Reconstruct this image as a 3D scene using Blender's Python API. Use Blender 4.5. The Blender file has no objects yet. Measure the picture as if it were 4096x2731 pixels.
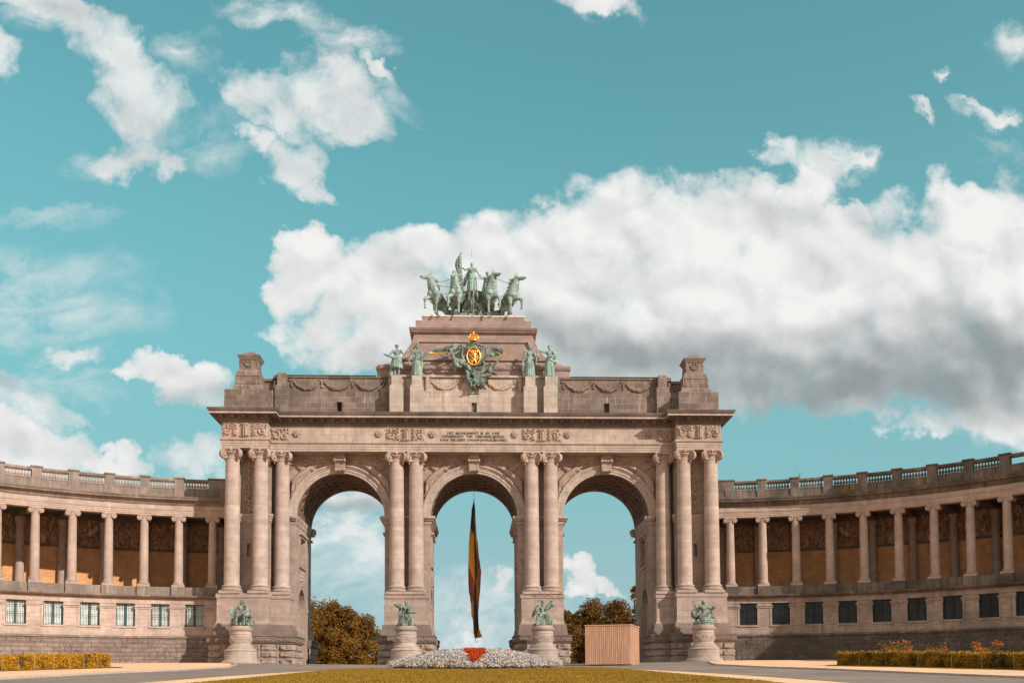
import bpy, math, random
import numpy as np
from mathutils import Vector, Matrix, noise as mnoise

sc = bpy.context.scene
COL = sc.collection
rnd = random.Random(7)

# ------------------------------------------------------------------ camera
CAM_F, CAM_AL, CAM_PPY, CAM_ROLL, CAM_TH = 3949.517, .0537038, 2529.78, .00549806, .0392217
CAM_POS = Vector((-.135, -110., -2.5))
cd = bpy.data.cameras.new('camera'); cam = bpy.data.objects.new('camera', cd); COL.objects.link(cam)
_r0 = Vector((math.cos(CAM_TH), -math.sin(CAM_TH), 0))
_fw = Vector((math.sin(CAM_TH) * math.cos(CAM_AL), math.cos(CAM_TH) * math.cos(CAM_AL), math.sin(CAM_AL)))
_u0 = _r0.cross(_fw)
_rr = _r0 * math.cos(CAM_ROLL) - _u0 * math.sin(CAM_ROLL)
_uu = _u0 * math.cos(CAM_ROLL) + _r0 * math.sin(CAM_ROLL)
cam.matrix_world = Matrix(((_rr.x, _uu.x, -_fw.x, CAM_POS.x), (_rr.y, _uu.y, -_fw.y, CAM_POS.y),
                           (_rr.z, _uu.z, -_fw.z, CAM_POS.z), (0, 0, 0, 1)))
cd.lens = 36 * CAM_F / 4096; cd.sensor_width = 36; cd.sensor_fit = 'HORIZONTAL'
cd.shift_y = (CAM_PPY - 1365.5) / 4096
cd.clip_start = .5; cd.clip_end = 6000
sc.camera = cam

# ------------------------------------------------------------------ sun and exposure
SUN_AZ, SUN_EL = math.radians(47.5), math.radians(27.4)
S = Vector((math.sin(SUN_AZ) * math.cos(SUN_EL), -math.cos(SUN_AZ) * math.cos(SUN_EL), math.sin(SUN_EL)))
sl = bpy.data.lights.new('sun', 'SUN'); sl.energy = 4.0; sl.angle = math.radians(.5); sl.color = (1, .93, .85)
so = bpy.data.objects.new('sun', sl); COL.objects.link(so)
so.rotation_euler = S.to_track_quat('Z', 'Y').to_euler(); so.location = (60, -60, 80)
sc.view_settings.view_transform = 'Standard'; sc.view_settings.look = 'None'
sc.view_settings.exposure = .35; sc.view_settings.gamma = 1
sc.render.engine = 'CYCLES'

# ------------------------------------------------------------------ node helpers
class NT:
    def __init__(s, tree): s.t = tree; s.n = tree.nodes; s.l = tree.links
    def new(s, kind, **kw):
        n = s.n.new(kind)
        for k, v in kw.items():
            if k == 'inp':
                for a, b in v.items(): s.set(n, a, b)
            else: setattr(n, k, v)
        return n
    def set(s, n, a, b):
        sock = n.inputs[a]
        if hasattr(b, 'is_output') or isinstance(b, bpy.types.NodeSocket): s.l.new(b, sock)
        elif isinstance(b, bpy.types.Node): s.l.new(b.outputs[0], sock)
        else:
            if isinstance(b, (tuple, list)) and len(b) == 3 and sock.type == 'RGBA': b = (*b, 1)
            sock.default_value = b
    def math(s, op, a, b=0., c=None, clamp=False):
        n = s.new('ShaderNodeMath', operation=op, use_clamp=clamp); s.set(n, 0, a); s.set(n, 1, b)
        if c is not None: s.set(n, 2, c)
        return n.outputs[0]
    def vmath(s, op, a, b=(0, 0, 0)):
        n = s.new('ShaderNodeVectorMath', operation=op); s.set(n, 0, a)
        if b is not None: s.set(n, 1, b)
        return n.outputs['Value'] if op in ('LENGTH', 'DOT_PRODUCT', 'DISTANCE') else n.outputs[0]
    def noise(s, vec, scale, detail=4, rough=.55, dist=0.):
        n = s.new('ShaderNodeTexNoise'); s.set(n, 'Vector', vec); s.set(n, 'Scale', scale)
        s.set(n, 'Detail', detail); s.set(n, 'Roughness', rough); s.set(n, 'Distortion', dist)
        return n
    def ramp(s, fac, stops, interp='LINEAR'):
        n = s.new('ShaderNodeValToRGB'); cr = n.color_ramp; cr.interpolation = interp
        while len(cr.elements) < len(stops): cr.elements.new(.5)
        for e, (p, c) in zip(cr.elements, stops):
            e.position = p; e.color = (*c, 1) if len(c) == 3 else c
        s.set(n, 0, fac); return n.outputs[0]
    def mix(s, fac, a, b, mode='MIX'):
        n = s.new('ShaderNodeMix', data_type='RGBA', blend_type=mode)
        s.set(n, 0, fac); s.set(n, 6, a); s.set(n, 7, b); return n.outputs[2]
    def mscale(s, vec, sv):
        return s.vmath('MULTIPLY', vec, sv)
G = lambda v: (v, v, v)

# ------------------------------------------------------------------ world: Nishita sky with a cloud layer
def view_ray(x, y):       # photo pixel (2352 wide) -> world direction
    x = x * 4096 / 2352; y = y * 4096 / 2352
    c, s_ = math.cos(CAM_ROLL), math.sin(CAM_ROLL); a = x - 2048; b = y - CAM_PPY
    px = (a * c - b * s_) / CAM_F; py = (a * s_ + b * c) / CAM_F
    return _r0 * px - _u0 * py + _fw
def sky_pt(x, y):         # -> gnomonic coordinates on the plane due north
    d = view_ray(x, y); return d.x / d.y, d.z / d.y
PXS = 2352 / 4096 * CAM_F  # view px per unit of those coordinates
#   big shapes: cx, cy, rx, ry, (rotation deg), in photo coordinates
CLOUDS = [
 # main bank
 (730,600,95,85,0),(690,560,50,45,0),(750,545,45,40,0),(870,640,130,90,0),(1000,600,120,75,0),(1120,600,150,105,-10),(1250,660,240,190,0),(1320,500,80,65,0),(1440,535,200,160,0),(1620,510,190,155,0),(1560,455,120,80,0),(690,640,70,70,0),(1600,650,300,130,0),(1350,610,170,110,0),(1880,700,260,120,0),
 (720,760,90,75,0),(840,780,150,85,0),(900,720,200,110,0),(1080,800,240,110,0),(1740,480,110,90,0),(1790,540,140,130,0),(1860,450,60,70,0),(1900,600,250,160,0),(1960,490,60,50,0),(2100,600,150,110,0),(2250,520,150,150,0),(2240,440,90,60,0),(2350,700,270,330,0),(2120,740,170,110,0),
 (1700,760,430,190,0),(1980,850,400,110,5),(2300,880,240,150,0),(1480,800,400,110,0),(2330,960,150,90,0),
 # small cumulus left and the one through the right arch
 (370,850,85,48,0),(430,880,90,50,5),(330,870,50,36,0),(400,825,45,32,0),(1330,1315,50,32,15),(1385,1340,50,20,15),(1308,1300,26,24,0),
 # low left bank
 (10,1010,150,50,10),(120,1040,130,45,10),(250,1075,95,34,0),(60,1080,190,60,0),
]
SOFT = [(60,-40,140,60,25),(180,40,105,55,40),(280,130,115,80,40),(360,230,100,90,-20),(330,310,75,55,20),(260,330,60,50,0),(390,350,40,45,-30),
 (605,205,100,70,10),(710,200,125,95,-20),(800,250,95,48,12),(690,370,65,70,-25),(745,140,50,60,0),(735,430,40,40,0),(640,270,75,40,20),(610,330,40,40,30),(860,150,80,18,30),(-25,120,60,60,0),
 (1870,400,70,75,-25),(1830,360,42,42,-30),(1950,370,60,22,-40),(2150,985,90,32,0),(-40,900,150,60,15),(100,960,130,40,15),(450,1075,90,50,0),(470,930,80,30,10),(790,1160,110,42,0),(860,1175,85,32,0),(1150,1320,26,30,20),(190,820,62,26,-15),(2330,110,70,26,25),(2080,225,40,12,35),(2145,135,22,12,20),(2270,240,80,16,35),(1350,20,100,24,12)]
WISPS = [(40,0,300,75,25,.9),(460,90,90,75,30,.75),(790,60,170,55,25,.8),(640,0,150,50,0,.8),(1350,20,150,42,12,1.0),(2330,110,110,70,30,.9),(2080,230,60,22,35,.9),(2140,130,32,26,0,.9),(2260,240,110,34,25,.8),
 (190,820,90,42,-15,1.0),(110,720,300,90,0,.6),(60,610,280,90,5,.5),(60,480,240,30,0,.4),(850,1000,400,60,0,.15),(2250,1000,180,60,10,.6),(1100,1400,260,140,0,.8),(1040,1470,60,30,0,1.),(800,1230,130,70,0,.8),(1950,370,75,60,-30,1.),
 (790,1290,210,120,0,.7),(100,900,300,60,0,.5),(2300,330,100,30,20,.3),(230,340,110,60,-20,.8),(500,320,120,90,0,.5),(870,200,110,50,25,.7)]
SHADES = [(1900,880,560,100,3,1.0),(2250,850,330,120,8,.85),(1520,820,360,80,0,.80),(1290,770,170,90,20,.62),(1010,710,190,80,0,.34),(2000,750,300,60,0,.45),(810,830,170,60,0,.45),(2330,960,110,40,0,.25),
 (460,930,110,40,0,.6),(790,1200,120,30,0,.95),(60,900,190,50,0,.35),(330,270,100,90,0,.32),(700,340,80,80,0,.32),(1390,1372,75,20,0,.4),(1860,590,160,50,0,.22),(1380,640,140,60,-15,.25),(130,60,100,60,30,.3),(780,700,70,60,0,.2)]
def build_world():
    w = bpy.data.worlds.new('World'); sc.world = w; w.use_nodes = True
    t = NT(w.node_tree); t.n.clear()
    sky = t.new('ShaderNodeTexSky', sky_type='NISHITA', sun_disc=False)
    sky.sun_elevation = SUN_EL; sky.sun_rotation = math.pi - SUN_AZ
    sky.air_density = 1.0; sky.dust_density = .8; sky.ozone_density = 1.0
    d = t.new('ShaderNodeTexCoord').outputs['Generated']
    sep = t.new('ShaderNodeSeparateXYZ'); t.set(sep, 0, d)
    X, Y, Z = sep.outputs
    ay = t.math('MAXIMUM', Y, .05)
    gx = t.math('DIVIDE', X, ay); gz_ = t.math('DIVIDE', Z, ay)
    cmb = t.new('ShaderNodeCombineXYZ'); t.set(cmb, 0, gx); t.set(cmb, 1, gz_); P = cmb.outputs[0]
    # domain warp
    n1 = t.noise(P, 5.5, 3, .5).outputs['Color']; n2 = t.noise(P, 22, 7, .62).outputs['Color']
    w1 = t.mscale(t.vmath('SUBTRACT', n1, (.5, .5, .5)), (.10, .10, 0))
    w2 = t.mscale(t.vmath('SUBTRACT', n2, (.5, .5, .5)), (.075, .075, 0))
    PW = t.vmath('ADD', t.vmath('ADD', P, w1), w2)
    PS = t.vmath('ADD', P, w1)
    def blob(vec, b, prev=None):
        if prev is not None:   # ties each blob to the one before, so that the shader is evaluated in sequence
            n = t.new('ShaderNodeVectorMath', operation='MULTIPLY_ADD'); t.set(n, 0, prev); t.set(n, 1, (1e-9, 1e-9, 0)); t.set(n, 2, vec); vec = n.outputs[0]
        cx, cz = sky_pt(b[0], b[1]); rx, ry = b[2] / PXS, b[3] / PXS
        m = t.new('ShaderNodeMapping', vector_type='TEXTURE')
        t.set(m, 0, vec); m.inputs['Location'].default_value = (cx, cz, 0)
        m.inputs['Rotation'].default_value = (0, 0, -math.radians(b[4])); m.inputs['Scale'].default_value = (rx, ry, 1)
        return t.vmath('DOT_PRODUCT', m.outputs[0], m.outputs[0])
    acc = None
    for b in CLOUDS:
        v = t.math('MULTIPLY_ADD', blob(PW, b, acc), -1., 1.)
        acc = v if acc is None else t.math('SMOOTH_MAX', acc, v, .12)
    fb = t.noise(P, 26, 10, .60).outputs[0]
    body = t.math('MULTIPLY_ADD', fb, 1.7, acc); body = t.math('SUBTRACT', body, .62)
    def puff(vec, sc_, k):
        n = t.new('ShaderNodeTexVoronoi', feature='SMOOTH_F1', voronoi_dimensions='2D'); t.set(n, 'Vector', vec); t.set(n, 'Scale', sc_); t.set(n, 'Smoothness', .35)
        return t.math('MULTIPLY', t.math('SUBTRACT', .42, n.outputs['Distance']), k)
    PV = t.vmath('ADD', P, w1)
    body = t.math('ADD', body, puff(PV, 17, .55)); body = t.math('ADD', body, puff(PV, 38, .30))
    dens = t.ramp(body, [(0, G(0)), (.14, G(.16)), (.38, G(.55)), (.66, G(.86)), (1, G(1))])
    sacc = None
    for b in SOFT:
        v = t.math('MULTIPLY_ADD', blob(PW, b, sacc or acc), -.8, 1.)
        sacc = v if sacc is None else t.math('SMOOTH_MAX', sacc, v, .25)
    fbs = t.noise(t.vmath('ADD', P, w1), 13, 11, .66, .35).outputs[0]
    sbody = t.math('MULTIPLY_ADD', fbs, 3.0, sacc); sbody = t.math('SUBTRACT', sbody, 1.46)
    sdens = t.ramp(sbody, [(0, G(0)), (.22, G(.15)), (.5, G(.42)), (.8, G(.72)), (1, G(.86))])
    dens = t.math('MAXIMUM', dens, sdens)
    wis = None
    for b in WISPS:
        v = t.math('MAXIMUM', t.math('MULTIPLY_ADD', blob(PW, b, wis or acc), -1., 1.), 0.)
        v = t.math('MULTIPLY', t.math('POWER', v, 1.3), b[5])
        wis = v if wis is None else t.math('ADD', wis, v)
    n3 = t.noise(t.mscale(PS, (1, 1.7, 1)), 17, 8, .62, .3).outputs[0]
    wis = t.math('MULTIPLY', wis, t.ramp(n3, [(.36, G(0)), (.62, G(1.15))]), clamp=True)
    # everywhere else (behind the camera and overhead): broken cloud so that the light is right
    n4 = t.noise(t.mscale(d, (1, 1, 2.2)), 2.6, 6, .6).outputs[0]
    gen = t.ramp(n4, [(.34, G(.35)), (.52, G(.95))])
    fm = t.new('ShaderNodeMapRange'); t.set(fm, 0, Y); t.set(fm, 1, .45); t.set(fm, 2, .25); t.set(fm, 3, 0.); t.set(fm, 4, 1.)
    gen = t.math('MULTIPLY', gen, fm.outputs[0])
    fwd = t.math('SUBTRACT', 1., fm.outputs[0])
    # shading of the clouds
    sh = None
    for b in SHADES:
        v = t.math('MAXIMUM', t.math('MULTIPLY_ADD', blob(PS, b, sh or wis), -.5, 1.), 0.)
        v = t.math('MULTIPLY', t.math('SMOOTHSTEP', v, 0., 1.) if 0 else t.math('POWER', v, 1.15), b[5])
        sh = v if sh is None else t.math('SMOOTH_MAX', sh, v, .2)
    n5 = t.noise(PS, 9, 5, .5).outputs[0]
    sh = t.math('ADD', sh, t.math('MULTIPLY', t.math('SUBTRACT', n5, .5), .30))
    # relief: difference of the fractal field towards the sun (upper right of the picture)
    fb2 = t.noise(t.vmath('ADD', P, (.010, .014, 0)), 11, 8, .52).outputs[0]
    fb1 = t.noise(P, 11, 8, .52).outputs[0]
    rel = t.math('MULTIPLY', t.math('SUBTRACT', fb2, fb1), 1.25)
    sh = t.math('ADD', sh, rel); sh = t.math('ADD', sh, t.math('MULTIPLY', t.math('SUBTRACT', puff(t.vmath('ADD', PV, (.006, .012, 0)), 17, 1.), puff(PV, 17, 1.)), .55)); sh = t.math('SUBTRACT', sh, .02)
    ccol = t.ramp(sh, [(0, (.70, .70, .685)), (.22, (.60, .605, .60)), (.55, (.42, .435, .435)), (.85, (.27, .30, .305)), (1, (.235, .265, .27))])
    tint = t.mix(1., sky.outputs[0], (.56, 1.42, 1.0), 'MULTIPLY')
    # haze whitens the lowest sky
    lo = t.ramp(Z, [(0, G(.97)), (.12, G(.92)), (.28, G(.6)), (.5, G(.15)), (.75, G(0))])
    base = t.mix(1., tint, G(.10), 'MULTIPLY')
    base = t.mix(1., base, (.030, .040, .040), 'ADD')
    base = t.mix(lo, base, (.150, .345, .395))
    lo2 = t.ramp(Z, [(0, G(.9)), (.10, G(.55)), (.20, G(.22)), (.34, G(.08)), (.55, G(0))])
    base = t.mix(lo2, base, (.335, .455, .48))
    c1 = t.mix(t.math('MULTIPLY', wis, fwd), base, (.60, .63, .63))
    c2 = t.mix(t.math('MULTIPLY', dens, fwd), c1, ccol)
    c3 = t.mix(gen, c2, (.70, .635, .575))
    bg = t.new('ShaderNodeBackground'); t.set(bg, 0, c3); t.set(bg, 1, 1.0)
    out = t.new('ShaderNodeOutputWorld'); t.l.new(bg.outputs[0], out.inputs[0])
    w.cycles.sampling_method = 'MANUAL'; w.cycles.sample_map_resolution = 512
build_world()

# ------------------------------------------------------------------ materials
def new_mat(name):
    m = bpy.data.materials.new(name); m.use_nodes = True
    t = NT(m.node_tree); b = t.n['Principled BSDF']; return m, t, b
def stone(name, c1, c2, mortar, bw=1.4, bh=.55, ms=.012, stain=(.10, .075, .06), amt=.5, streak=.4, bump=.3, rough=.9, mort=1., rock=0., green=None, lime=0.):
    m, t, b = new_mat(name)
    pos = t.new('ShaderNodeNewGeometry').outputs['Position']
    uv = t.new('ShaderNodeUVMap').outputs[0]
    wv = t.vmath('ADD', uv, t.mscale(t.vmath('SUBTRACT', t.noise(pos, .9, 2).outputs['Color'], (.5, .5, .5)), G(.03 if not rock else .16)))
    br = t.new('ShaderNodeTexBrick', offset=.5, squash=1.)
    for k, v in (('Vector', wv), ('Color1', c1), ('Color2', c2), ('Mortar', mortar), ('Scale', 1.), ('Mortar Size', ms), ('Mortar Smooth', .2), ('Bias', 0.), ('Brick Width', bw), ('Row Height', bh)):
        t.set(br, k, v)
    col = t.mix(mort, c1, br.outputs[0]) if mort < 1 else br.outputs[0]
    n1 = t.noise(pos, 1.1, 6, .65).outputs[0]; n2 = t.noise(pos, 9, 5, .6).outputs[0]
    col = t.mix(1., col, t.ramp(n1, [(.3, G(.78)), (.7, G(1.17))]), 'MULTIPLY')
    col = t.mix(1., col, t.ramp(n2, [(.3, G(.88)), (.7, G(1.10))]), 'MULTIPLY')
    sn = t.noise(t.mscale(pos, (1.7, 1.7, .16)), 1.3, 6, .65, .2).outputs[0]
    pn = t.noise(pos, .33, 5, .6).outputs[0]
    sm = t.math('MULTIPLY', t.ramp(sn, [(.45, G(0)), (.68, G(1))]), streak)
    pm = t.math('MULTIPLY', t.ramp(pn, [(.40, G(0)), (.62, G(1))]), amt)
    col = t.mix(t.math('MAXIMUM', sm, pm), col, stain)
    if lime:
        ln = t.noise(t.mscale(pos, (2.6, 2.6, .35)), 1.1, 5, .7).outputs[0]
        col = t.mix(t.math('MULTIPLY', t.ramp(ln, [(.58, G(0)), (.72, G(1))]), lime), col, (.62, .55, .50))
    if green:
        gn = t.noise(t.mscale(pos, (3., 3., .2)), 1.6, 4, .6).outputs[0]
        col = t.mix(t.math('MULTIPLY', t.ramp(gn, [(.53, G(0)), (.62, G(1))]), green), col, (.30, .42, .36))
    t.set(b, 'Base Color', col); t.set(b, 'Roughness', rough)
    bm = t.new('ShaderNodeBump'); bm.inputs['Strength'].default_value = bump; bm.inputs['Distance'].default_value = .05 if not rock else .16
    hf = t.math('ADD', t.math('MULTIPLY', n2, .5 if not rock else 1.0), t.math('MULTIPLY', br.outputs['Fac'], -1.2 if mort >= 1 else -.5 * mort))
    if rock:
        hf = t.math('ADD', hf, t.math('MULTIPLY', t.noise(pos, 3.2, 5, .7).outputs[0], rock))
    t.set(bm, 'Height', hf); t.l.new(bm.outputs[0], b.inputs['Normal'])
    return m
def plain(name, c, rough=.6, metal=0., var=.25, scale=3., bump=0., c2=None, spec=None):
    m, t, b = new_mat(name)
    pos = t.new('ShaderNodeNewGeometry').outputs['Position']
    n = t.noise(pos, scale, 5, .6).outputs[0]
    if c2: col = t.ramp(n, [(.35, c), (.65, c2)])
    else: col = t.mix(1., c, t.ramp(n, [(.3, G(1 - var)), (.7, G(1 + var))]), 'MULTIPLY')
    t.set(b, 'Base Color', col); t.set(b, 'Roughness', rough); t.set(b, 'Metallic', metal)
    if spec is not None: t.set(b, 'Specular IOR Level', spec)
    if bump:
        bm = t.new('ShaderNodeBump'); bm.inputs['Strength'].default_value = bump; bm.inputs['Distance'].default_value = .03
        t.set(bm, 'Height', t.noise(pos, scale * 6, 5, .7).outputs[0]); t.l.new(bm.outputs[0], b.inputs['Normal'])
    return m
def patina(name, light=(.30, .40, .34), dark=(.10, .11, .08), k=.45):
    m, t, b = new_mat(name)
    pos = t.new('ShaderNodeNewGeometry').outputs['Position']
    n = t.noise(t.mscale(pos, (1, 1, .45)), 2.2, 6, .7, .4).outputs[0]
    n2 = t.noise(pos, 11, 4, .6).outputs[0]
    n = t.math('ADD', t.math('MULTIPLY', n, .75), t.math('MULTIPLY', n2, .25))
    col = t.ramp(n, [(k - .12, dark), (k, tuple(.5 * (a + b_) for a, b_ in zip(light, dark))), (k + .1, light), (k + .3, tuple(min(1, a * 1.2) for a in light))])
    t.set(b, 'Base Color', col); t.set(b, 'Roughness', .62); t.set(b, 'Metallic', .15)
    bm = t.new('ShaderNodeBump'); bm.inputs['Strength'].default_value = .35; bm.inputs['Distance'].default_value = .04
    t.set(bm, 'Height', n2); t.l.new(bm.outputs[0], b.inputs['Normal'])
    return m
M = {}
M['pale'] = stone('pale_stone', (.465, .36, .30), (.415, .315, .26), (.19, .145, .118), 1.5, 1.2, .014, (.15, .115, .092), .28, .35, .15, green=None)
M['pink'] = stone('pink_stone', (.42, .312, .26), (.335, .243, .20), (.21, .15, .12), 1.5, .62, .012, (.19, .14, .112), .4, .32, .15)
M['drum'] = stone('column_stone', (.475, .36, .305), (.365, .268, .222), (.25, .18, .145), 30., .52, .010, (.24, .175, .14), .35, .2, .12)
M['dark'] = stone('attic_stone', (.255, .18, .143), (.135, .095, .075), (.33, .26, .22), 1.25, .62, .018, (.08, .06, .05), .5, .5, .25, lime=.4)
M['midp'] = stone('light_attic_stone', (.53, .405, .345), (.42, .305, .25), (.20, .15, .12), 1.1, .55, .014, (.17, .115, .095), .3, .6, .2, green=.35, lime=.4)
M['ped'] = stone('statue_pedestal_stone', (.47, .375, .315), (.40, .31, .26), (.22, .17, .13), 1.5, .6, .010, (.17, .13, .11), .3, .3, .2, green=.55)
M['top'] = stone('upper_attic_stone', (.33, .235, .20), (.265, .185, .155), (.17, .115, .09), 1.7, .8, .008, (.16, .11, .09), .35, .2, .15)
M['plinth'] = stone('plinth_stone', (.235, .165, .135), (.18, .127, .103), (.11, .08, .064), 1.6, .62, .010, (.13, .095, .075), .45, .3, .2)
M['rust'] = stone('rock_faced_stone', (.40, .29, .235), (.33, .235, .19), (.16, .115, .09), 1.7, .70, .02, (.19, .145, .12), .35, .35, .6, rock=1.5)
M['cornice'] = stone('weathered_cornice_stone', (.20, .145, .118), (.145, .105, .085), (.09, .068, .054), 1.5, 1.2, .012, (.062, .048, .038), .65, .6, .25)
M['carve'] = stone('carved_stone', (.41, .29, .23), (.40, .28, .225), (.4, .28, .22), 9., 9., .004, (.16, .115, .09), .4, .3, .3)
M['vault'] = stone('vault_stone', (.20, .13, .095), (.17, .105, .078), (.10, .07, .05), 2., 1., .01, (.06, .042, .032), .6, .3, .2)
M['fount'] = stone('pedestal_stone', (.47, .36, .30), (.41, .31, .26), (.25, .19, .155), 1.3, .9, .008, (.19, .145, .12), .5, .5, .2, lime=.3)
M['wpale'] = stone('colonnade_stone', (.53, .40, .335), (.44, .325, .27), (.23, .165, .13), 1.15, .42, .010, (.22, .165, .135), .45, .35, .15)
M['went'] = stone('colonnade_entablature_stone', (.49, .365, .305), (.42, .31, .255), (.22, .16, .125), 1.8, .62, .010, (.22, .16, .13), .3, .3, .15)
M['wcol'] = stone('colonnade_column_stone', (.43, .315, .26), (.38, .275, .225), (.3, .22, .175), 30., 1.6, .006, (.25, .19, .155), .3, .2, .15)
M['wdark'] = stone('weathered_parapet_stone', (.315, .235, .195), (.225, .165, .135), (.13, .10, .08), 1.25, 1.1, .016, (.10, .08, .062), .6, .75, .25, lime=.3)
M['wrust'] = stone('rough_block_stone', (.32, .235, .195), (.215, .155, .13), (.15, .11, .09), 1.15, .46, .028, (.15, .115, .095), .4, .3, .7, rock=1.5, lime=.25)
M['ochre'] = stone('ochre_brick', (.74, .37, .165), (.66, .32, .14), (.33, .17, .08), .5, .16, .012, (.25, .12, .055), .3, .15, .15)
M['wpale_r'] = stone('shaded_colonnade_stone', (.40, .30, .245), (.33, .245, .20), (.16, .12, .10), 1.15, .42, .012, (.11, .09, .072), .55, .65, .2)  # darker copy of the colonnade stone, the right wing's shade put into its colour
M['wdark_r'] = stone('shaded_sooty_parapet_stone', (.23, .172, .14), (.15, .112, .09), (.085, .066, .053), 1.25, 1.1, .016, (.045, .038, .03), .8, .95, .25)  # soot stains, plus the right wing's shade put into the base colour
M['wrust_r'] = stone('shaded_rough_block_stone', (.17, .13, .105), (.11, .085, .068), (.07, .055, .045), 1.15, .46, .028, (.055, .05, .036), .6, .7, .7, rock=1.5)  # rough block stone darkened, shade on the right wing painted in
M['bronze'] = patina('verdigris_bronze', (.255, .35, .305), (.07, .095, .08), .45)
M['bronze_d'] = patina('dark_verdigris_bronze', (.22, .30, .25), (.030, .032, .022), .53)
M['bronze_m'] = patina('streaked_verdigris_bronze', (.32, .41, .34), (.045, .045, .032), .53)
M['gold'] = plain('gilding', (.95, .42, .07), .32, .85, .12, 5)
M['glass_d'] = plain('dark_window_glass', (.006, .007, .007), .22, 0, .3, .75, c2=(.045, .048, .044), spec=.3)  # grey noise patches in the colour stand in for reflections and room light
M['curtain'] = plain('white_curtain', (.62, .65, .60), .55, 0, .22, 1.6)
M['teal'] = plain('teal_painted_wood', (.055, .125, .135), .5, 0, .2)
M['iron'] = plain('dark_iron', (.022, .027, .027), .6, .1, .2, spec=.3)
M['slot'] = plain('dark_recess', (.05, .035, .028), .9)
M['leadroof'] = plain('lead_roof', (.10, .10, .10), .7)
M['letter'] = plain('carved_letter', (.095, .062, .045), .8)
M['spray'] = plain('dark_spray_paint', (.10, .065, .055), .7)
M['rope'] = plain('rope', (.05, .045, .04), .8)
def wood_mat():
    m, t, b = new_mat('wooden_slats'); pos = t.new('ShaderNodeNewGeometry').outputs['Position']
    n = t.noise(t.mscale(pos, (6, 6, .35)), 1.4, 6, .6, .3).outputs[0]; n2 = t.noise(t.mscale(pos, (40, 40, 1.5)), 1., 4).outputs[0]
    col = t.ramp(n, [(.3, (.34, .165, .10)), (.5, (.46, .25, .155)), (.7, (.56, .33, .22))])
    col = t.mix(1., col, t.ramp(n2, [(.3, G(.8)), (.7, G(1.12))]), 'MULTIPLY')
    t.set(b, 'Base Color', col); t.set(b, 'Roughness', .75); return m
M['wood'] = wood_mat()
def mosaic_mat():
    m, t, b = new_mat('mosaic'); uv = t.new('ShaderNodeUVMap').outputs[0]
    v1 = t.mscale(uv, (1.5, .62, 1))
    n1 = t.noise(v1, 1.7, 6, .62, 1.2); sp = t.new('ShaderNodeSeparateColor'); t.set(sp, 0, n1.outputs['Color'])
    f = t.math('ADD', t.math('MULTIPLY', sp.outputs[0], 1.6), -.30)
    col = t.ramp(f, [(0, (.05, .03, .022)), (.3, (.13, .06, .035)), (.42, (.30, .13, .05)), (.52, (.08, .06, .05)), (.62, (.32, .19, .12)), (.75, (.45, .24, .07)), (.9, (.14, .05, .035))])
    g = t.ramp(sp.outputs[1], [(.40, G(.55)), (.60, G(1.7))])
    col = t.mix(1., col, g, 'MULTIPLY')
    t.set(b, 'Base Color', col); t.set(b, 'Roughness', .6); return m
M['mosaic'] = mosaic_mat()
def ground_mat(name, a, b_, c=None, sc1=.5, sc2=14, bump=.3, rough=.95, stretch=(1, 1, 1)):
    m, t, b = new_mat(name); pos = t.mscale(t.new('ShaderNodeNewGeometry').outputs['Position'], stretch)
    n1 = t.noise(pos, sc1, 6, .65).outputs[0]; n2 = t.noise(pos, sc2, 5, .7).outputs[0]
    col = t.ramp(n1, [(.33, a), (.67, b_)])
    col = t.mix(1., col, t.ramp(n2, [(.3, G(.72)), (.7, G(1.25))]), 'MULTIPLY')
    if c: col = t.mix(t.ramp(t.noise(pos, sc1 * 3, 4).outputs[0], [(.55, G(0)), (.7, G(.7))]), col, c)
    t.set(b, 'Base Color', col); t.set(b, 'Roughness', rough); t.set(b, 'Specular IOR Level', .08)
    bm = t.new('ShaderNodeBump'); bm.inputs['Strength'].default_value = bump; bm.inputs['Distance'].default_value = .03
    t.set(bm, 'Height', n2); t.l.new(bm.outputs[0], b.inputs['Normal']); return m
M['sand'] = ground_mat('orange_gravel', (.70, .42, .25), (.84, .54, .34), (.58, .37, .24), .35, 20)
M['road'] = ground_mat('grey_tarmac', (.20, .155, .13), (.29, .232, .195), (.17, .14, .122), .22, 26, .15)
M['lawn'] = ground_mat('short_lawn', (.225, .125, .016), (.285, .155, .022), (.24, .10, .014), .5, 22, .8)
M['kerb'] = plain('kerb_stone', (.42, .34, .29), .85, 0, .2, 2)
def leaf_mat(name, cols, scale=.6, trans=.28, nk=.75, rk=.30):
    m, t, b = new_mat(name); geo = t.new('ShaderNodeNewGeometry')
    n = t.noise(geo.outputs['Position'], scale, 4, .6).outputs[0]
    ri = geo.outputs['Random Per Island']
    f = t.math('ADD', t.math('MULTIPLY', n, nk), t.math('MULTIPLY', ri, rk))
    k = len(cols); col = t.ramp(f, [(.33 + .42 * i / (k - 1), c) for i, c in enumerate(cols)])
    t.set(b, 'Base Color', col); t.set(b, 'Roughness', .75)
    t.set(b, 'Specular IOR Level', .2)
    tr = t.new('ShaderNodeBsdfTranslucent'); t.set(tr, 0, col)
    mx = t.new('ShaderNodeMixShader'); t.set(mx, 0, trans); t.l.new(b.outputs[0], mx.inputs[1]); t.l.new(tr.outputs[0], mx.inputs[2])
    t.l.new(mx.outputs[0], t.n['Material Output'].inputs[0]); return m
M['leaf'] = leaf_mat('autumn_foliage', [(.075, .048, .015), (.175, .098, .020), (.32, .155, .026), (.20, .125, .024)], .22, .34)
M['leaf2'] = leaf_mat('brown_autumn_foliage', [(.06, .034, .012), (.13, .068, .016), (.24, .115, .022), (.155, .085, .018)], .22, .32)
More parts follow.
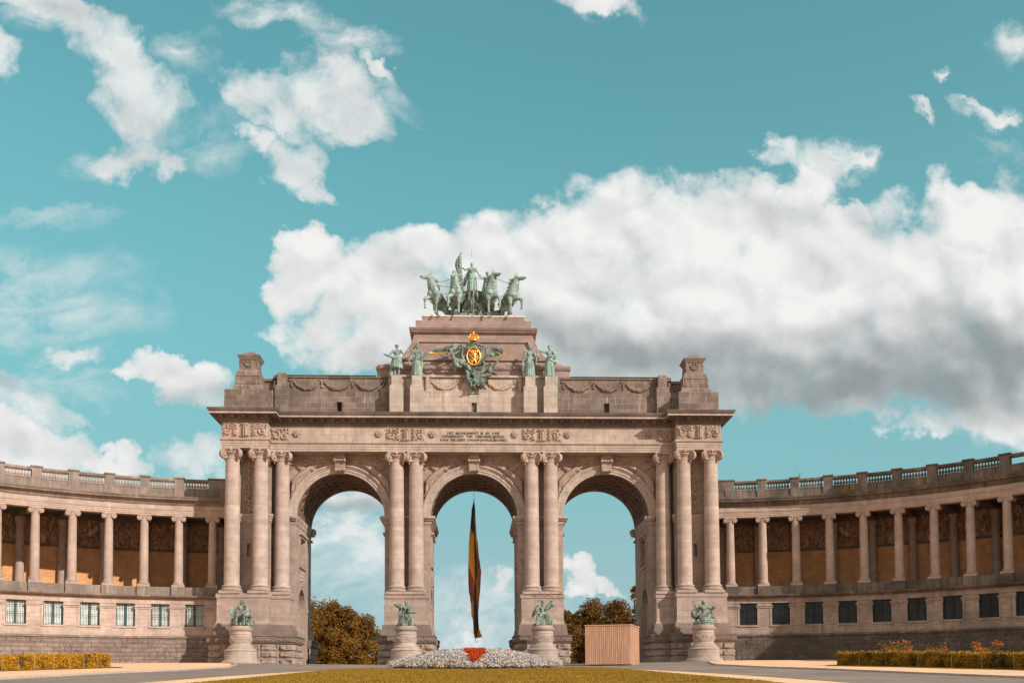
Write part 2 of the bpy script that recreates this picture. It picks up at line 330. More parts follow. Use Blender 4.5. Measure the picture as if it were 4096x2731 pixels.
M['hedge'] = leaf_mat('hedge_foliage', [(.05, .03, .012), (.13, .078, .014), (.21, .12, .016), (.50, .24, .016)], .8, .10, 1.45, .12)
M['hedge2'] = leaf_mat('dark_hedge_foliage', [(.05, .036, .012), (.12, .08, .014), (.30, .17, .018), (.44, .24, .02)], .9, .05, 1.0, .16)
M['blade'] = leaf_mat('grass_blades', [(.14, .085, .010), (.25, .145, .016), (.34, .195, .024), (.24, .155, .02)], .5, .1)
M['inner'] = plain('inner_twigs', (.05, .033, .014), .95)
M['bark'] = plain('bark', (.07, .05, .035), .95, 0, .3, 4, .5)
M['silver'] = leaf_mat('silver_foliage', [(.25, .215, .19), (.46, .41, .38), (.66, .60, .57), (.48, .43, .40)], 1.4, .12)
M['orangef'] = leaf_mat('orange_flowers', [(.28, .028, .008), (.55, .065, .012), (.66, .11, .018), (.33, .035, .008)], 3.)
M['rose'] = leaf_mat('rose_flowers', [(.6, .05, .03), (.8, .12, .08), (.8, .10, .05)], 3.)
M['soil'] = plain('soil', (.12, .09, .06), .95)
M['snow'] = plain('limewashed_cap', (.62, .52, .47), .9, 0, .2, 2)

# ------------------------------------------------------------------ mesh builder
class MB:
    def __init__(s): s.v = []; s.f = []; s.m = []
    def add(s, vs, fs, mi=0):
        o = len(s.v); s.v += [tuple(p) for p in vs]
        s.f += [tuple(i + o for i in f) for f in fs]; s.m += [mi] * len(fs); return s
    def box(s, x0, x1, y0, y1, z0, z1, mi=0):
        return s.frus((x0, x1, y0, y1), z0, (x0, x1, y0, y1), z1, mi)
    def frus(s, a, z0, b, z1, mi=0):
        vs = [(a[0], a[2], z0), (a[1], a[2], z0), (a[1], a[3], z0), (a[0], a[3], z0),
              (b[0], b[2], z1), (b[1], b[2], z1), (b[1], b[3], z1), (b[0], b[3], z1)]
        return s.add(vs, [(3, 2, 1, 0), (4, 5, 6, 7), (0, 1, 5, 4), (1, 2, 6, 5), (2, 3, 7, 6), (3, 0, 4, 7)], mi)
    def lathe(s, prof, cx=0, cy=0, n=20, a0=0., a1=2 * math.pi, capped=True, sx=1., sy=1.):
        full = abs(a1 - a0) > 6.28; k = n if full else n + 1; vs = []
        for r, z in prof:
            for j in range(k):
                a = a0 + (a1 - a0) * j / n; vs.append((cx + sx * r * math.cos(a), cy + sy * r * math.sin(a), z))
        fs = []
        for i in range(len(prof) - 1):
            for j in range(n):
                j2 = (j + 1) % k; fs.append((i * k + j, i * k + j2, (i + 1) * k + j2, (i + 1) * k + j))
        if capped and full: fs += [tuple(reversed(range(k))), tuple((len(prof) - 1) * k + j for j in range(k))]
        return s.add(vs, fs)
    def sweep(s, path, prof, closed=False):
        """path: plan points, outward on the RIGHT-hand side of travel; prof: closed loop of (outward offset, z)"""
        n = len(path); pts = [Vector(p) for p in path]; nor = []
        for i in range(n):
            a = pts[i] - pts[i - 1] if i else None; b = pts[i + 1] - pts[i] if i < n - 1 else None
            na = Vector((a.y, -a.x)).normalized() if a is not None else None
            nb = Vector((b.y, -b.x)).normalized() if b is not None else None
            if na is None: m = nb
            elif nb is None: m = na
            else:
                m = na + nb; m = m / max(.2, m.dot(na))
            nor.append(m)
        k = len(prof); vs = []
        for p, m in zip(pts, nor):
            for o, z in prof: vs.append((p.x + m.x * o, p.y + m.y * o, z))
        fs = []
        for i in range(n - 1):
            for j in range(k):
                j2 = (j + 1) % k; fs.append((i * k + j2, i * k + j, (i + 1) * k + j, (i + 1) * k + j2))
        fs += [tuple(range(k)), tuple((n - 1) * k + j for j in reversed(range(k)))]
        return s.add(vs, fs)
    def tube(s, pts, r, n=6):
        pts = [Vector(p) for p in pts]; vs = []; up = Vector((0, 0, 1))
        for i, p in enumerate(pts):
            d = (pts[min(i + 1, len(pts) - 1)] - pts[max(i - 1, 0)]).normalized()
            u = d.cross(up if abs(d.z) < .95 else Vector((1, 0, 0))).normalized(); w = d.cross(u)
            rr = r[i] if isinstance(r, (list, tuple)) else r
            for j in range(n):
                a = 2 * math.pi * j / n; vs.append(p + (u * math.cos(a) + w * math.sin(a)) * rr)
        fs = [(i * n + j, i * n + (j + 1) % n, (i + 1) * n + (j + 1) % n, (i + 1) * n + j) for i in range(len(pts) - 1) for j in range(n)]
        fs += [tuple(reversed(range(n))), tuple((len(pts) - 1) * n + j for j in range(n))]
        return s.add(vs, fs)
    def grid(s, fn, nu, nv, mi=0):
        vs = [fn(i / nu, j / nv) for j in range(nv + 1) for i in range(nu + 1)]
        fs = [(j * (nu + 1) + i, j * (nu + 1) + i + 1, (j + 1) * (nu + 1) + i + 1, (j + 1) * (nu + 1) + i) for j in range(nv) for i in range(nu)]
        return s.add(vs, fs, mi)
    def ell(s, c, r, rot=None, n=10, m=7):
        vs = []; R = rot or Matrix.Identity(3); c = Vector(c)
        for i in range(m + 1):
            th = math.pi * i / m
            for j in range(n):
                a = 2 * math.pi * j / n
                vs.append(c + R @ Vector((r[0] * math.sin(th) * math.cos(a), r[1] * math.sin(th) * math.sin(a), r[2] * math.cos(th))))
        fs = [(i * n + j, (i + 1) * n + j, (i + 1) * n + (j + 1) % n, i * n + (j + 1) % n) for i in range(m) for j in range(n)]
        return s.add(vs, fs)
    def cap(s, p0, p1, r0, r1, n=9):
        p0 = Vector(p0); p1 = Vector(p1); d = (p1 - p0)
        L = d.length or 1e-6; d /= L
        R = d.to_track_quat('Z', 'Y').to_matrix(); vs = []; rings = []
        for th in (180, 150, 120, 90): rings.append((p0, r0, math.radians(th)))
        for th in (90, 60, 30, 0): rings.append((p1, r1, math.radians(th)))
        for c, r, th in rings:
            for j in range(n):
                a = 2 * math.pi * j / n
                vs.append(c + R @ Vector((r * math.sin(th) * math.cos(a), r * math.sin(th) * math.sin(a), r * math.cos(th))))
        fs = [(i * n + j, i * n + (j + 1) % n, (i + 1) * n + (j + 1) % n, (i + 1) * n + j) for i in range(7) for j in range(n)]
        return s.add(vs, fs)
    def chain(s, pts, rs, n=8):
        for i in range(len(pts) - 1): s.cap(pts[i], pts[i + 1], rs[i], rs[i + 1], n)
        return s
    def move(s, M4, start=0):
        for i in range(start, len(s.v)): s.v[i] = tuple(M4 @ Vector(s.v[i]))
        return s
    def mesh(s, name, mats, smooth=None, uvf=None):
        me = bpy.data.meshes.new(name); me.from_pydata(s.v, [], s.f)
        for mm in (mats if isinstance(mats, (list, tuple)) else [mats]): me.materials.append(mm)
        me.polygons.foreach_set('material_index', s.m)
        uvl = me.uv_layers.new(name='UVMap'); me.calc_loop_triangles()
        V = s.v; uv = []
        for p in me.polygons:
            nx, ny, nz = (abs(c) for c in p.normal)
            for li in range(p.loop_start, p.loop_start + p.loop_total):
                x, y, z = V[me.loops[li].vertex_index]
                if uvf: uv += uvf(x, y, z, p.normal)
                elif nz > .8: uv += (x, y)
                elif ny >= nx: uv += (x, z)
                else: uv += (y, z)
        uvl.data.foreach_set('uv', uv)
        if smooth is not None:
            me.polygons.foreach_set('use_smooth', [True] * len(me.polygons))
            if smooth < 180: me.set_sharp_from_angle(angle=math.radians(smooth))
        me.update(); return me
    def build(s, name, mats, parent=None, smooth=None, uvf=None, loc=None):
        return link(name, s.mesh(name, mats, smooth, uvf), parent, loc)
def link(name, me, parent=None, loc=None, rz=0.):
    o = bpy.data.objects.new(name, me); COL.objects.link(o)
    if parent: o.parent = parent
    if loc: o.location = loc
    if rz: o.rotation_euler = (0, 0, rz)
    return o
def empty(name, loc=(0, 0, 0), rz=0.):
    o = bpy.data.objects.new(name, None); COL.objects.link(o); o.location = loc; o.rotation_euler = (0, 0, rz); o.empty_display_size = .3
    return o
def tag(o, label=None, cat=None, group=None, kind=None):
    if label: o['label'] = label
    if cat: o['category'] = cat
    if group: o['group'] = group
    if kind: o['kind'] = kind
    return o
def remesh(mb, name, mat, vox, parent=None, smooth=3, loc=None, disp=0., dscale=.3):
    me = bpy.data.meshes.new(name + '_src'); me.from_pydata(mb.v, [], mb.f)
    o = bpy.data.objects.new('tmp', me); COL.objects.link(o)
    m = o.modifiers.new('r', 'REMESH'); m.mode = 'VOXEL'; m.voxel_size = vox
    if smooth:
        m2 = o.modifiers.new('s', 'SMOOTH'); m2.factor = .5; m2.iterations = smooth
    dg = bpy.context.evaluated_depsgraph_get(); dg.update()
    me2 = bpy.data.meshes.new_from_object(o.evaluated_get(dg)); bpy.data.objects.remove(o); bpy.data.meshes.remove(me)
    me2.name = name
    if disp:
        n_ = len(me2.vertices); co = np.empty(n_ * 3, np.float32); no = np.empty(n_ * 3, np.float32)
        me2.vertices.foreach_get('co', co); me2.vertices.foreach_get('normal', no); co = co.reshape(-1, 3); no = no.reshape(-1, 3); k = 3. / dscale
        f_ = np.sin(co[:, 0] * k + 2 * np.sin(co[:, 2] * k * .7)) * np.sin(co[:, 1] * k * 1.1 + 1.3 * np.sin(co[:, 0] * k)) + .6 * np.sin(co[:, 2] * k * 1.3 + 2.1 * np.sin(co[:, 1] * k))
        me2.vertices.foreach_set('co', (co + no * (disp * .6 * f_)[:, None]).reshape(-1).astype(np.float32))
    me2.materials.clear(); me2.materials.append(mat)
    me2.polygons.foreach_set('use_smooth', [True] * len(me2.polygons))
    return link(name, me2, parent, loc)
def copy_tree(o, parent=None):
    c = o.copy(); COL.objects.link(c)
    if parent: c.parent = parent
    for ch in list(o.children): copy_tree(ch, c)
    return c

# ------------------------------------------------------------------ terrain
def gz(x, y):
    d = y + 110; z = min(-4.1 + .041 * d, 0.)
    return z - .33 * max(0, min(1, 1 - (x / 27) ** 2)) * max(0, min(1, (d - 40) / 50))
def ground_sheet(name, mat, xs, ys, dz=0., kind='structure'):
    mb = MB(); nx, ny = len(xs), len(ys)
    vs = [(x, y, gz(x, y) + dz) for y in ys for x in xs]
    fs = [(j * nx + i, j * nx + i + 1, (j + 1) * nx + i + 1, (j + 1) * nx + i) for j in range(ny - 1) for i in range(nx - 1)]
    mb.add(vs, fs); return tag(mb.build(name, mat), kind=kind)
def frange(a, b, st): return [a + (b - a) * i / max(1, round((b - a) / st)) for i in range(max(1, round((b - a) / st)) + 1)]
ys = [-700, -400, -250, -180] + frange(-150, -10, 1.25) + frange(-9, 30, 3) + [60, 120, 250, 500, 1200, 2500]
xs = [-1500, -700, -300, -150, -100] + frange(-70, 70, 1.75) + [100, 150, 300, 700, 1500]
ground_sheet('ground', M['sand'], xs, ys)
def ribbon(name, mat, fL, fR, y0, y1, dz, st=1.25, nx=10, kerb=0., kind='structure'):
    mb = MB(); ysr = [y for y in frange(y0, y1, st)]
    k = nx + 1; vs = []
    for y in ysr:
        a, b = fL(y), fR(y)
        for i in range(k):
            x = a + (b - a) * i / nx; vs.append((x, y, gz(x, y) + dz))
    fs = [(j * k + i, j * k + i + 1, (j + 1) * k + i + 1, (j + 1) * k + i) for j in range(len(ysr) - 1) for i in range(nx)]
    mb.add(vs, fs); return tag(mb.build(name, mat), kind=kind)
def pl(pts):
    P = sorted(pts)
    def f(y):
        if y <= P[0][0]: return P[0][1]
        for (a, b), (c, d) in zip(P, P[1:]):
            if y <= c: return b + (d - b) * (y - a) / (c - a)
        return P[-1][1]
    return f
lawn_e = pl([(-110, 13.5), (-66, 12.6), (-52, 11.7), (-36, 11.0), (-31, 10.2), (-28.5, 8.4), (-27, 5.)])
road_i = pl([(-110, 17.5), (-66, 15.4), (-53, 14.2), (-46, 13.2), (-35, 11.25), (-31, 10.4), (-28.5, 8.6), (-27, 5.2)])
road_o = pl([(-110, 30), (-66, 25.0), (-59, 23.8), (-46, 22.2), (-40, 20.8), (-28, 20.2), (-18, 22.), (-9, 25.)])
ribbon('lawn', M['lawn'], lambda y: -lawn_e(y), lambda y: lawn_e(y), -110, -27, .03, nx=24)
ribbon('road', M['road'], lambda y: -road_o(y), lambda y: -road_i(y), -110, -27, .012)
ribbon('road', M['road'], lambda y: road_i(y), lambda y: road_o(y), -110, -27, .012)
ribbon('pavement', M['road'], lambda y: -road_o(y), lambda y: road_o(y), -27, -10, .012, nx=26)
ribbon('pavement', M['road'], lambda y: -25, lambda y: 25, -10, 60, .012, nx=26)
for s_ in (-1, 1):
    mb = MB(); yk = frange(-108, -14, 1.25)
    vs = []
    for y in yk:
        x = s_ * road_o(y)
        for dx, dzz in ((-.09, .0), (-.09, .12), (.09, .12), (.09, .0)): vs.append((x + dx, y, gz(x, y) + dzz - (.05 if not dzz else 0)))
    fs = [(j * 4 + i, j * 4 + i + 1, (j + 1) * 4 + i + 1, (j + 1) * 4 + i) for j in range(len(yk) - 1) for i in range(3)]
    mb.add(vs, fs); tag(mb.build('kerb_strip', M['kerb']), kind='structure')

exec_parts = []
# ------------------------------------------------------------------ architecture helpers
def panel_holes(mb, O, u, v, W, H, holes, depth, mi=0):
    """flat wall face from O spanned by unit u,v (outward = u x v); holes (u0,u1,v0,v1,arched) recessed by depth"""
    O = Vector(O); u = Vector(u); v = Vector(v); n = u.cross(v)
    P = lambda a, b, d=0.: O + u * a + v * b - n * d
    us = sorted({0., W, *[h[0] for h in holes], *[h[1] for h in holes]})
    tops = [h[3] + ((h[1] - h[0]) / 2 if h[4] else 0) for h in holes]
    vs_ = sorted({0., H, *[h[2] for h in holes], *tops})
    for a, b in zip(us, us[1:]):
        for c, d in zip(vs_, vs_[1:]):
            ma, mc = (a + b) / 2, (c + d) / 2
            if any(h[0] < ma < h[1] and h[2] < mc < t for h, t in zip(holes, tops)): continue
            mb.add([P(a, c), P(b, c), P(b, d), P(a, d)], [(0, 1, 2, 3)], mi)
    for h, top in zip(holes, tops):
        a, b, c, d, arched = h
        if arched:
            r = (b - a) / 2; cx = (a + b) / 2; N = 12
            arc = [(cx + r * math.cos(math.pi * i / N), d + r * math.sin(math.pi * i / N)) for i in range(N + 1)]
            loop = [(a, c), (b, c)] + arc
            for i in range(N):
                p, q = arc[i], arc[i + 1]
                mb.add([P(*p), P(p[0], top), P(q[0], top), P(*q)], [(0, 1, 2, 3)], mi)
        else: loop = [(a, c), (b, c), (b, d), (a, d)]
        k = len(loop); vv = [P(*q) for q in loop] + [P(*q, depth) for q in loop]
        mb.add(vv, [(i, k + i, k + (i + 1) % k, (i + 1) % k) for i in range(k)] + [tuple(k + i for i in range(k))], mi)
def rockcourse(mb, path, e, z0, z1, amp=.16, seed=0., block=1.35):
    n = len(path); pts = [Vector(p) for p in path]
    for i in range(n - 1):
        a, b = pts[i], pts[i + 1]; d = (b - a); L = d.length; d.normalize(); nr = Vector((d.y, -d.x))
        ext0 = e if i else 0.; ext1 = e if i < n - 2 else 0.
        A = a + nr * e - d * ext0; LL = L + ext0 + ext1
        nb = max(1, round(LL / block))
        for k in range(nb):
            u0 = LL * k / nb + .03; u1 = LL * (k + 1) / nb - .03
            nu = max(4, int((u1 - u0) / .13)); nv = 7
            def fn(u, v, A=A, d=d, nr=nr, u0=u0, u1=u1):
                s_ = u0 + (u1 - u0) * u; z = z0 + (z1 - z0) * v
                edge = min(1., min(u * (u1 - u0), (1 - u) * (u1 - u0), v * (z1 - z0), (1 - v) * (z1 - z0)) / .14)
                p = A + d * s_
                h = edge * (amp * .55 + amp * 1.3 * mnoise.fractal(Vector((p.x * 1.6, p.y * 1.6 + seed, z * 2.0)), .8, 2.1, 4))
                q = p + nr * (h if edge else -.12)
                return (q.x, q.y, z)
            mb.grid(fn, nu, nv)
def hgrid(mb, O, u, v, W, H, hf, nu, nv, base=0.):
    """relief: grid on plane, displaced outward by hf(s,t) (metres, s,t in metres)"""
    O = Vector(O); u = Vector(u); v = Vector(v); n = u.cross(v)
    def fn(a, b):
        s_, t_ = a * W, b * H; h = hf(s_, t_) if 0 < a < 1 and 0 < b < 1 else -.02
        return tuple(O + u * s_ + v * t_ + n * (h + base))
    return mb.grid(fn, nu, nv)
def scroll_h(W, H, amp=.16, seed=0.):
    cs = []; k = max(2, round(W / (H * .62)))
    for i in range(k):
        cx = W * (i + .5) / k; m = abs(cx - W / 2) < W / k * .3
        cs.append((cx, H * (.40 if i % 2 else .45), min(H * .36, W / k * .5), 1 if cx < W / 2 else -1))
    def f(s_, t_):
        h = 0.
        for cx, cy, R, sg in cs:
            dx, dy = (s_ - cx) * sg, t_ - cy; r = math.hypot(dx, dy)
            if r < R * 1.15:
                a = math.atan2(dy, dx); ph = r / R * 7.5 - a
                h = max(h, amp * (.45 + .55 * math.cos(ph)) * max(0, min(1, (R * 1.15 - r) / (R * .2))) )
            if r < R * .22: h = max(h, amp)
        nz = mnoise.noise(Vector((s_ * 5.5, t_ * 5.5, seed)))
        if nz > .02 and t_ > H * .12: h = max(h, amp * min(1, nz * 2.6) * (1 if t_ > H * .5 else .6))
        return h
    return f
def empty_h(a, b): return 0.

# ------------------------------------------------------------------ the triumphal arch
arch = empty('triumphal_arch', (0, 0, 0))
tag(arch, 'huge pinkish stone triple triumphal arch with paired columns, carved friezes and a stepped top', 'triumphal arch')
BACK = 10.
PX = {'L': [(-27.54, 2.6), (-27.54, -3.6), (-22.03, -3.6), (-22.03, -2.1), (-20.08, -2.1), (-20.08, 2.6)],
      'CL': [(-9.80, 2.6), (-9.80, -2.1), (-5.15, -2.1), (-5.15, 2.6)]}
mir = lambda path: [(-x, y) for x, y in reversed(path)]
PX['CR'] = mir(PX['CL']); PX['R'] = mir(PX['L'])
def back_of(path): return [(x, BACK - y) for x, y in reversed(path)]
for key, path in PX.items():
    for pth, fr in ((path, 1), (back_of(path), 0)):
        rm, lm, um = MB(), MB(), MB()
        rm.sweep(pth, [(-1.4, -1.2), (.56, -1.2), (.56, 2.2), (-1.4, 2.2)])
        if fr:
            for ci, (a, b) in enumerate(((1.42, 2.12), (.66, 1.36), (-.10, .60), (-.86, -.16))): rockcourse(rm, pth, .62, a, b, seed=ci * 9 + len(key))
        else:
            for a, b in ((1.42, 2.12), (.66, 1.36), (-.10, .60)): rm.sweep(pth, [(.4, a), (.72, a), (.72, b), (.4, b)])
        lm.sweep(pth, [(-1.3, 2.203), (.70, 2.203), (.74, 2.33), (.82, 2.36), (.82, 2.88), (.9, 2.92), (.9, 3.03), (-1.3, 3.05)])
        um.sweep(pth, [(-1.45, 3.05), (.34, 3.053), (.31, 3.72), (.25, 3.73), (.22, 4.22), (.12, 4.27), (.02, 4.60), (0, 4.62), (0, 7.05), (.05, 7.06), (.10, 7.16), (.10, 7.55), (-1.45, 7.553)])
        q = '' if fr else 'rear_'
        rm.build(q + 'rock_faced_base', M['rust'], arch, 40); um.build(q + 'plinth', [M['pink']], arch); lm.build(q + 'ledge', M['plinth'], arch)
    # darker lower plinth courses are a separate stone
    # meander relief along the ledge
    fm = MB()
    for a, b in zip(path, path[1:]):
        A, B = Vector(a), Vector(b); d = (B - A).normalized(); nr = Vector((d.y, -d.x))
        if abs(d.y) > .5: continue
        L = (B - A).length + .5
        O = A - d * .25 + nr * .83
        hgrid(fm, (O.x, O.y, 2.40), (d.x, d.y, 0), (0, 0, 1), L, .44, lambda s_, t_: .05 * (math.sin(s_ * 9) * math.sin(t_ * 14 + 1) > -.1), int(L / .07), 8)
    fm.build('meander_relief', M['plinth'], arch)
# batter courses in the darker stone: thin cladding in front of the plinth foot
for key, path in PX.items():
    bm_ = MB().sweep([(x, y if abs(y) < 2.5 else y) for x, y in path], [(.20, 3.056), (.38, 3.056), (.35, 3.72), (.29, 3.73), (.26, 4.22), (.20, 4.24)])
    bm_.build('plinth_foot', M['plinth'], arch)

# piers and walls
ARX = (-14.88, 0., 14.88); R_IN, ZS = 4.9, 16.47; TOPW = 26.9
def bay_wall(xc, x0, x1):
    w = MB(); N = 36
    for y, flip in ((0., 0), (BACK, 1)):
        def q(pts):
            w.add([(px, y, pz) for px, pz in pts], [(0, 1, 2, 3)] if not flip else [(3, 2, 1, 0)])
        q([(x0, -1), (xc - R_IN, -1), (xc - R_IN, ZS), (x0, ZS)]); q([(xc + R_IN, -1), (x1, -1), (x1, ZS), (xc + R_IN, ZS)])
        q([(x0, ZS), (xc - R_IN, ZS), (xc - R_IN, TOPW), (x0, TOPW)]); q([(xc + R_IN, ZS), (x1, ZS), (x1, TOPW), (xc + R_IN, TOPW)])
        for i in range(N):
            a, b = math.pi * (1 - i / N), math.pi * (1 - (i + 1) / N)
            xa, za, xb, zb = xc + R_IN * math.cos(a), ZS + R_IN * math.sin(a), xc + R_IN * math.cos(b), ZS + R_IN * math.sin(b)
            q([(xa, za), (xb, zb), (xb, TOPW), (xa, TOPW)])
    holes = [(1.7, 5.9, 1.0, 7.6, True), (2.1, 5.5, 12.3, 15.4, False)]
    panel_holes(w, (xc - R_IN, 0, -1), (0, 1, 0), (0, 0, 1), BACK, ZS + 1, holes, .9)
    hr = [(BACK - b, BACK - a, c, d, e) for a, b, c, d, e in holes]
    panel_holes(w, (xc + R_IN, BACK, -1), (0, -1, 0), (0, 0, 1), BACK, ZS + 1, hr, .9)
    w.build('wall', M['pink'], arch)
    for s_ in (-1, 1):   # jamb mouldings and cartouche
        X = xc + s_ * R_IN; j = MB()
        sx = lambda a, b: (min(X - s_ * a, X - s_ * b), max(X - s_ * a, X - s_ * b))
        a, b = sx(-.01, .16)
        for (y0, y1, z0, z1) in ((1.85, 5.75, 14.45, 14.7), (1.85, 5.75, 11.0, 11.26), (1.9, 2.1, 11.26, 14.45), (5.5, 5.7, 11.26, 14.45), (1.3, 1.7, 6.2, 6.6), (5.9, 7.4, 6.2, 6.6), (1.45, 1.7, -.4, 6.2), (5.9, 6.15, -.4, 6.2)):
            j.box(a, b, y0, y1, z0, z1)
        a, b = sx(-.01, .34)
        j.box(a, b, 1.6, 6.0, 14.7, 14.95)
        for k in range(15):
            j.ell((X - s_ * .03, 2.5 + rnd.random() * 2.6, 9.5 + rnd.random() * 1.2), (.16, .24, .2), n=7, m=5)
        for k in range(7): j.ell((X - s_ * .04, 3.8, 9.1 + .24 * k), (.2, .42 - .03 * k, .2), n=7, m=5)
        j.build('jamb_moulding', M['carve'], arch)
    v = MB()
    def vf(u_, v_):
        th = math.pi * (1 - u_); y = .02 + (BACK - .04) * v_
        su, sv = th * 5.2 / 1.9, y / 1.9; p, q_ = (su + sv) % 1, (su - sv) % 1
        h = 0.
        if .9 < y < 9.1 and .06 < u_ < .94:
            e = min(p, 1 - p, q_, 1 - q_); h = .34 if e > .20 else (.16 if e > .13 else 0.)
        r = R_IN + h; return (xc + r * math.cos(th), y, ZS + r * math.sin(th))
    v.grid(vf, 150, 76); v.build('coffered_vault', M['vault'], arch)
    av = MB(); N = 48
    prof = [(4.86, .3), (4.86, -.10), (5.12, -.10), (5.12, -.17), (5.42, -.17), (5.42, -.24), (5.58, -.28), (5.62, -.40), (5.80, -.40), (5.80, .2)]
    for yy in (0, 1):
        av = MB(); k = len(prof); vs = []
        for i in range(N + 1):
            th = math.pi * (1 - i / N)
            for r, y in prof: vs.append((xc + r * math.cos(th), y if not yy else BACK - y, ZS + .003 + r * math.sin(th)))
        av.add(vs, [((i * k + j + 1, i * k + j, (i + 1) * k + j, (i + 1) * k + j + 1) if not yy else (i * k + j, i * k + j + 1, (i + 1) * k + j + 1, (i + 1) * k + j)) for i in range(N) for j in range(k - 1)])
        av.build('rear_archivolt' if yy else 'archivolt', M['pale'], arch)
    ks = MB()
    ks.frus((xc - .5, xc + .5, -.62, .1), 21.45, (xc - .62, xc + .62, -.95, .1), 22.85)
    ks.box(xc - .60, xc + .60, -1.0, .1, 22.85, 23.1); ks.box(xc - .52, xc + .52, -.9, .1, 23.1, 23.335)
    for z, r, hw in ((22.62, .24, .68), (21.60, .26, .58)):
        m0 = len(ks.v); ks.lathe([(r * .6, -hw), (r, -hw + .05), (r, -hw + .22), (r * .7, -hw + .25), (r * .7, hw - .25), (r, hw - .22), (r, hw - .05), (r * .6, hw)], n=12)
        ks.move(Matrix.Translation((xc, -1.0 if z > 22 else -.72, z)) @ Matrix.Rotation(math.pi / 2, 4, 'Y'), m0)
    ks.build('keystone', M['carve'], arch, 40)
    # spandrel reliefs: reclining winged figures
    for s_ in (-1, 1):
        r_ = random.Random(int(xc * 7 + s_ * 3 + 400)); caps = []
        def C(ax, az, bx, bz, ra, rb, h): caps.append((ax, az, bx, bz, ra, rb, h))
        # local: x from the keystone outwards, z height; the arch extrados passes below
        C(3.2, 5.35, 3.75, 5.15, .26, .26, .42)         # head
        C(3.75, 5.05, 4.55, 4.45, .36, .34, .42)        # torso
        C(3.7, 5.2, 2.7, 5.62, .15, .11, .32); C(2.7, 5.62, 2.0, 5.85, .11, .09, .25)   # arm
        C(4.5, 4.45, 5.25, 3.75, .38, .27, .42); C(5.25, 3.75, 5.35, 2.75, .24, .15, .32); C(5.35, 2.75, 5.5, 2.2, .14, .12, .2)
        C(4.6, 4.3, 4.9, 3.3, .28, .2, .34); C(4.9, 3.3, 5.2, 2.2, .2, .12, .26)
        C(4.1, 5.2, 5.1, 5.9, .30, .22, .22); C(5.0, 5.8, 5.6, 5.4, .3, .15, .18); C(4.3, 5.9, 5.4, 6.2, .2, .16, .16)
        C(2.9, 6.1, 3.9, 6.3, .14, .2, .14); C(3.9, 5.8, 3.0, 6.2, .2, .1, .18); C(1.3, 6.2, 2.2, 6.15, .15, .12, .16)
        def hf(x, z):
            h = 0.
            for ax, az, bx, bz, ra, rb, hh in caps:
                dx, dz = bx - ax, bz - az; t = max(0, min(1, ((x - ax) * dx + (z - az) * dz) / (dx * dx + dz * dz)))
                r = ra + (rb - ra) * t; d = math.hypot(x - ax - dx * t, z - az - dz * t)
                if d < r * 1.25: h = max(h, 1.25 * hh * math.sqrt(max(0, 1 - (d / r / 1.25) ** 2)))
            if h > .02: h += .05 * math.sin((x * 2.2 + z * 3) * 5)
            else: h = max(0., .09 * mnoise.noise(Vector((x * 3, z * 3, xc + s_ * 5))))
            return h
        sp = MB(); X0, X1 = 1.05, 6.35 if abs(xc) < 1 else 6.1
        nu, nv = 62, 60; idx = {}
        vs, fs = [], []
        for j in range(nv + 1):
            for i in range(nu + 1):
                x = X0 + (X1 - X0) * i / nu; ztop = 6.78; zb = math.sqrt(max(0, 5.86 ** 2 - x * x)) if x < 5.86 else 0.
                zb = max(zb, 1.2); z = zb + (ztop - zb) * j / nv
                h = hf(x, z) if 0 < i < nu and 0 < j < nv else -.03
                vs.append((xc + s_ * x, -.02 - h, ZS + z))
        for j in range(nv):
            for i in range(nu):
                f = (j * (nu + 1) + i, j * (nu + 1) + i + 1, (j + 1) * (nu + 1) + i + 1, (j + 1) * (nu + 1) + i)
                fs.append(f if s_ > 0 else f[::-1])
        sp.add(vs, fs); sp.build('spandrel_relief', M['carve'], arch, 180)
bay_wall(-14.88, -22.3, -7.44); bay_wall(0., -7.44, 7.44); bay_wall(14.88, 7.44, 22.3)
for s_ in (-1, 1):   # corner pavilions
    a, b = (-27.0, -22.3) if s_ < 0 else (22.3, 27.0)
    w = MB()
    panel_holes(w, (a, -1.5, 7.4), (1, 0, 0), (0, 0, 1), b - a, 19.5, [(2.15, 2.5, 10.2, 11.3, False), (2.15, 2.5, 4.4, 5.8, False)], .5)
    for x, f in ((a, 1), (b, 0)):
        q = [(x, -1.5, -1), (x, BACK, -1), (x, BACK, TOPW), (x, -1.5, TOPW)]
        w.add(q, [(3, 2, 1, 0) if f else (0, 1, 2, 3)])
    w.add([(a, BACK, -1), (b, BACK, -1), (b, BACK, TOPW), (a, BACK, TOPW)], [(3, 2, 1, 0)])
    w.build('pavilion_wall', M['pink'], arch)
    fl = MB(); r_ = random.Random(5 + s_); cx = (a + b) / 2
    for k in range(7):
        z = 21.9 - k * .86 + .2
        for q in range(9):
            an = q * 2.4; fl.ell((cx + .36 * math.cos(an), -1.52, z + .26 * math.sin(an)), (.17, .16, .13), n=7, m=5)
        fl.ell((cx, -1.6, z), (.2, .18, .2), n=7, m=5); fl.box(cx - .05, cx + .05, -1.6, -1.45, z - .5, z)
    fl.build('carved_pendant', M['carve'], arch, 180)
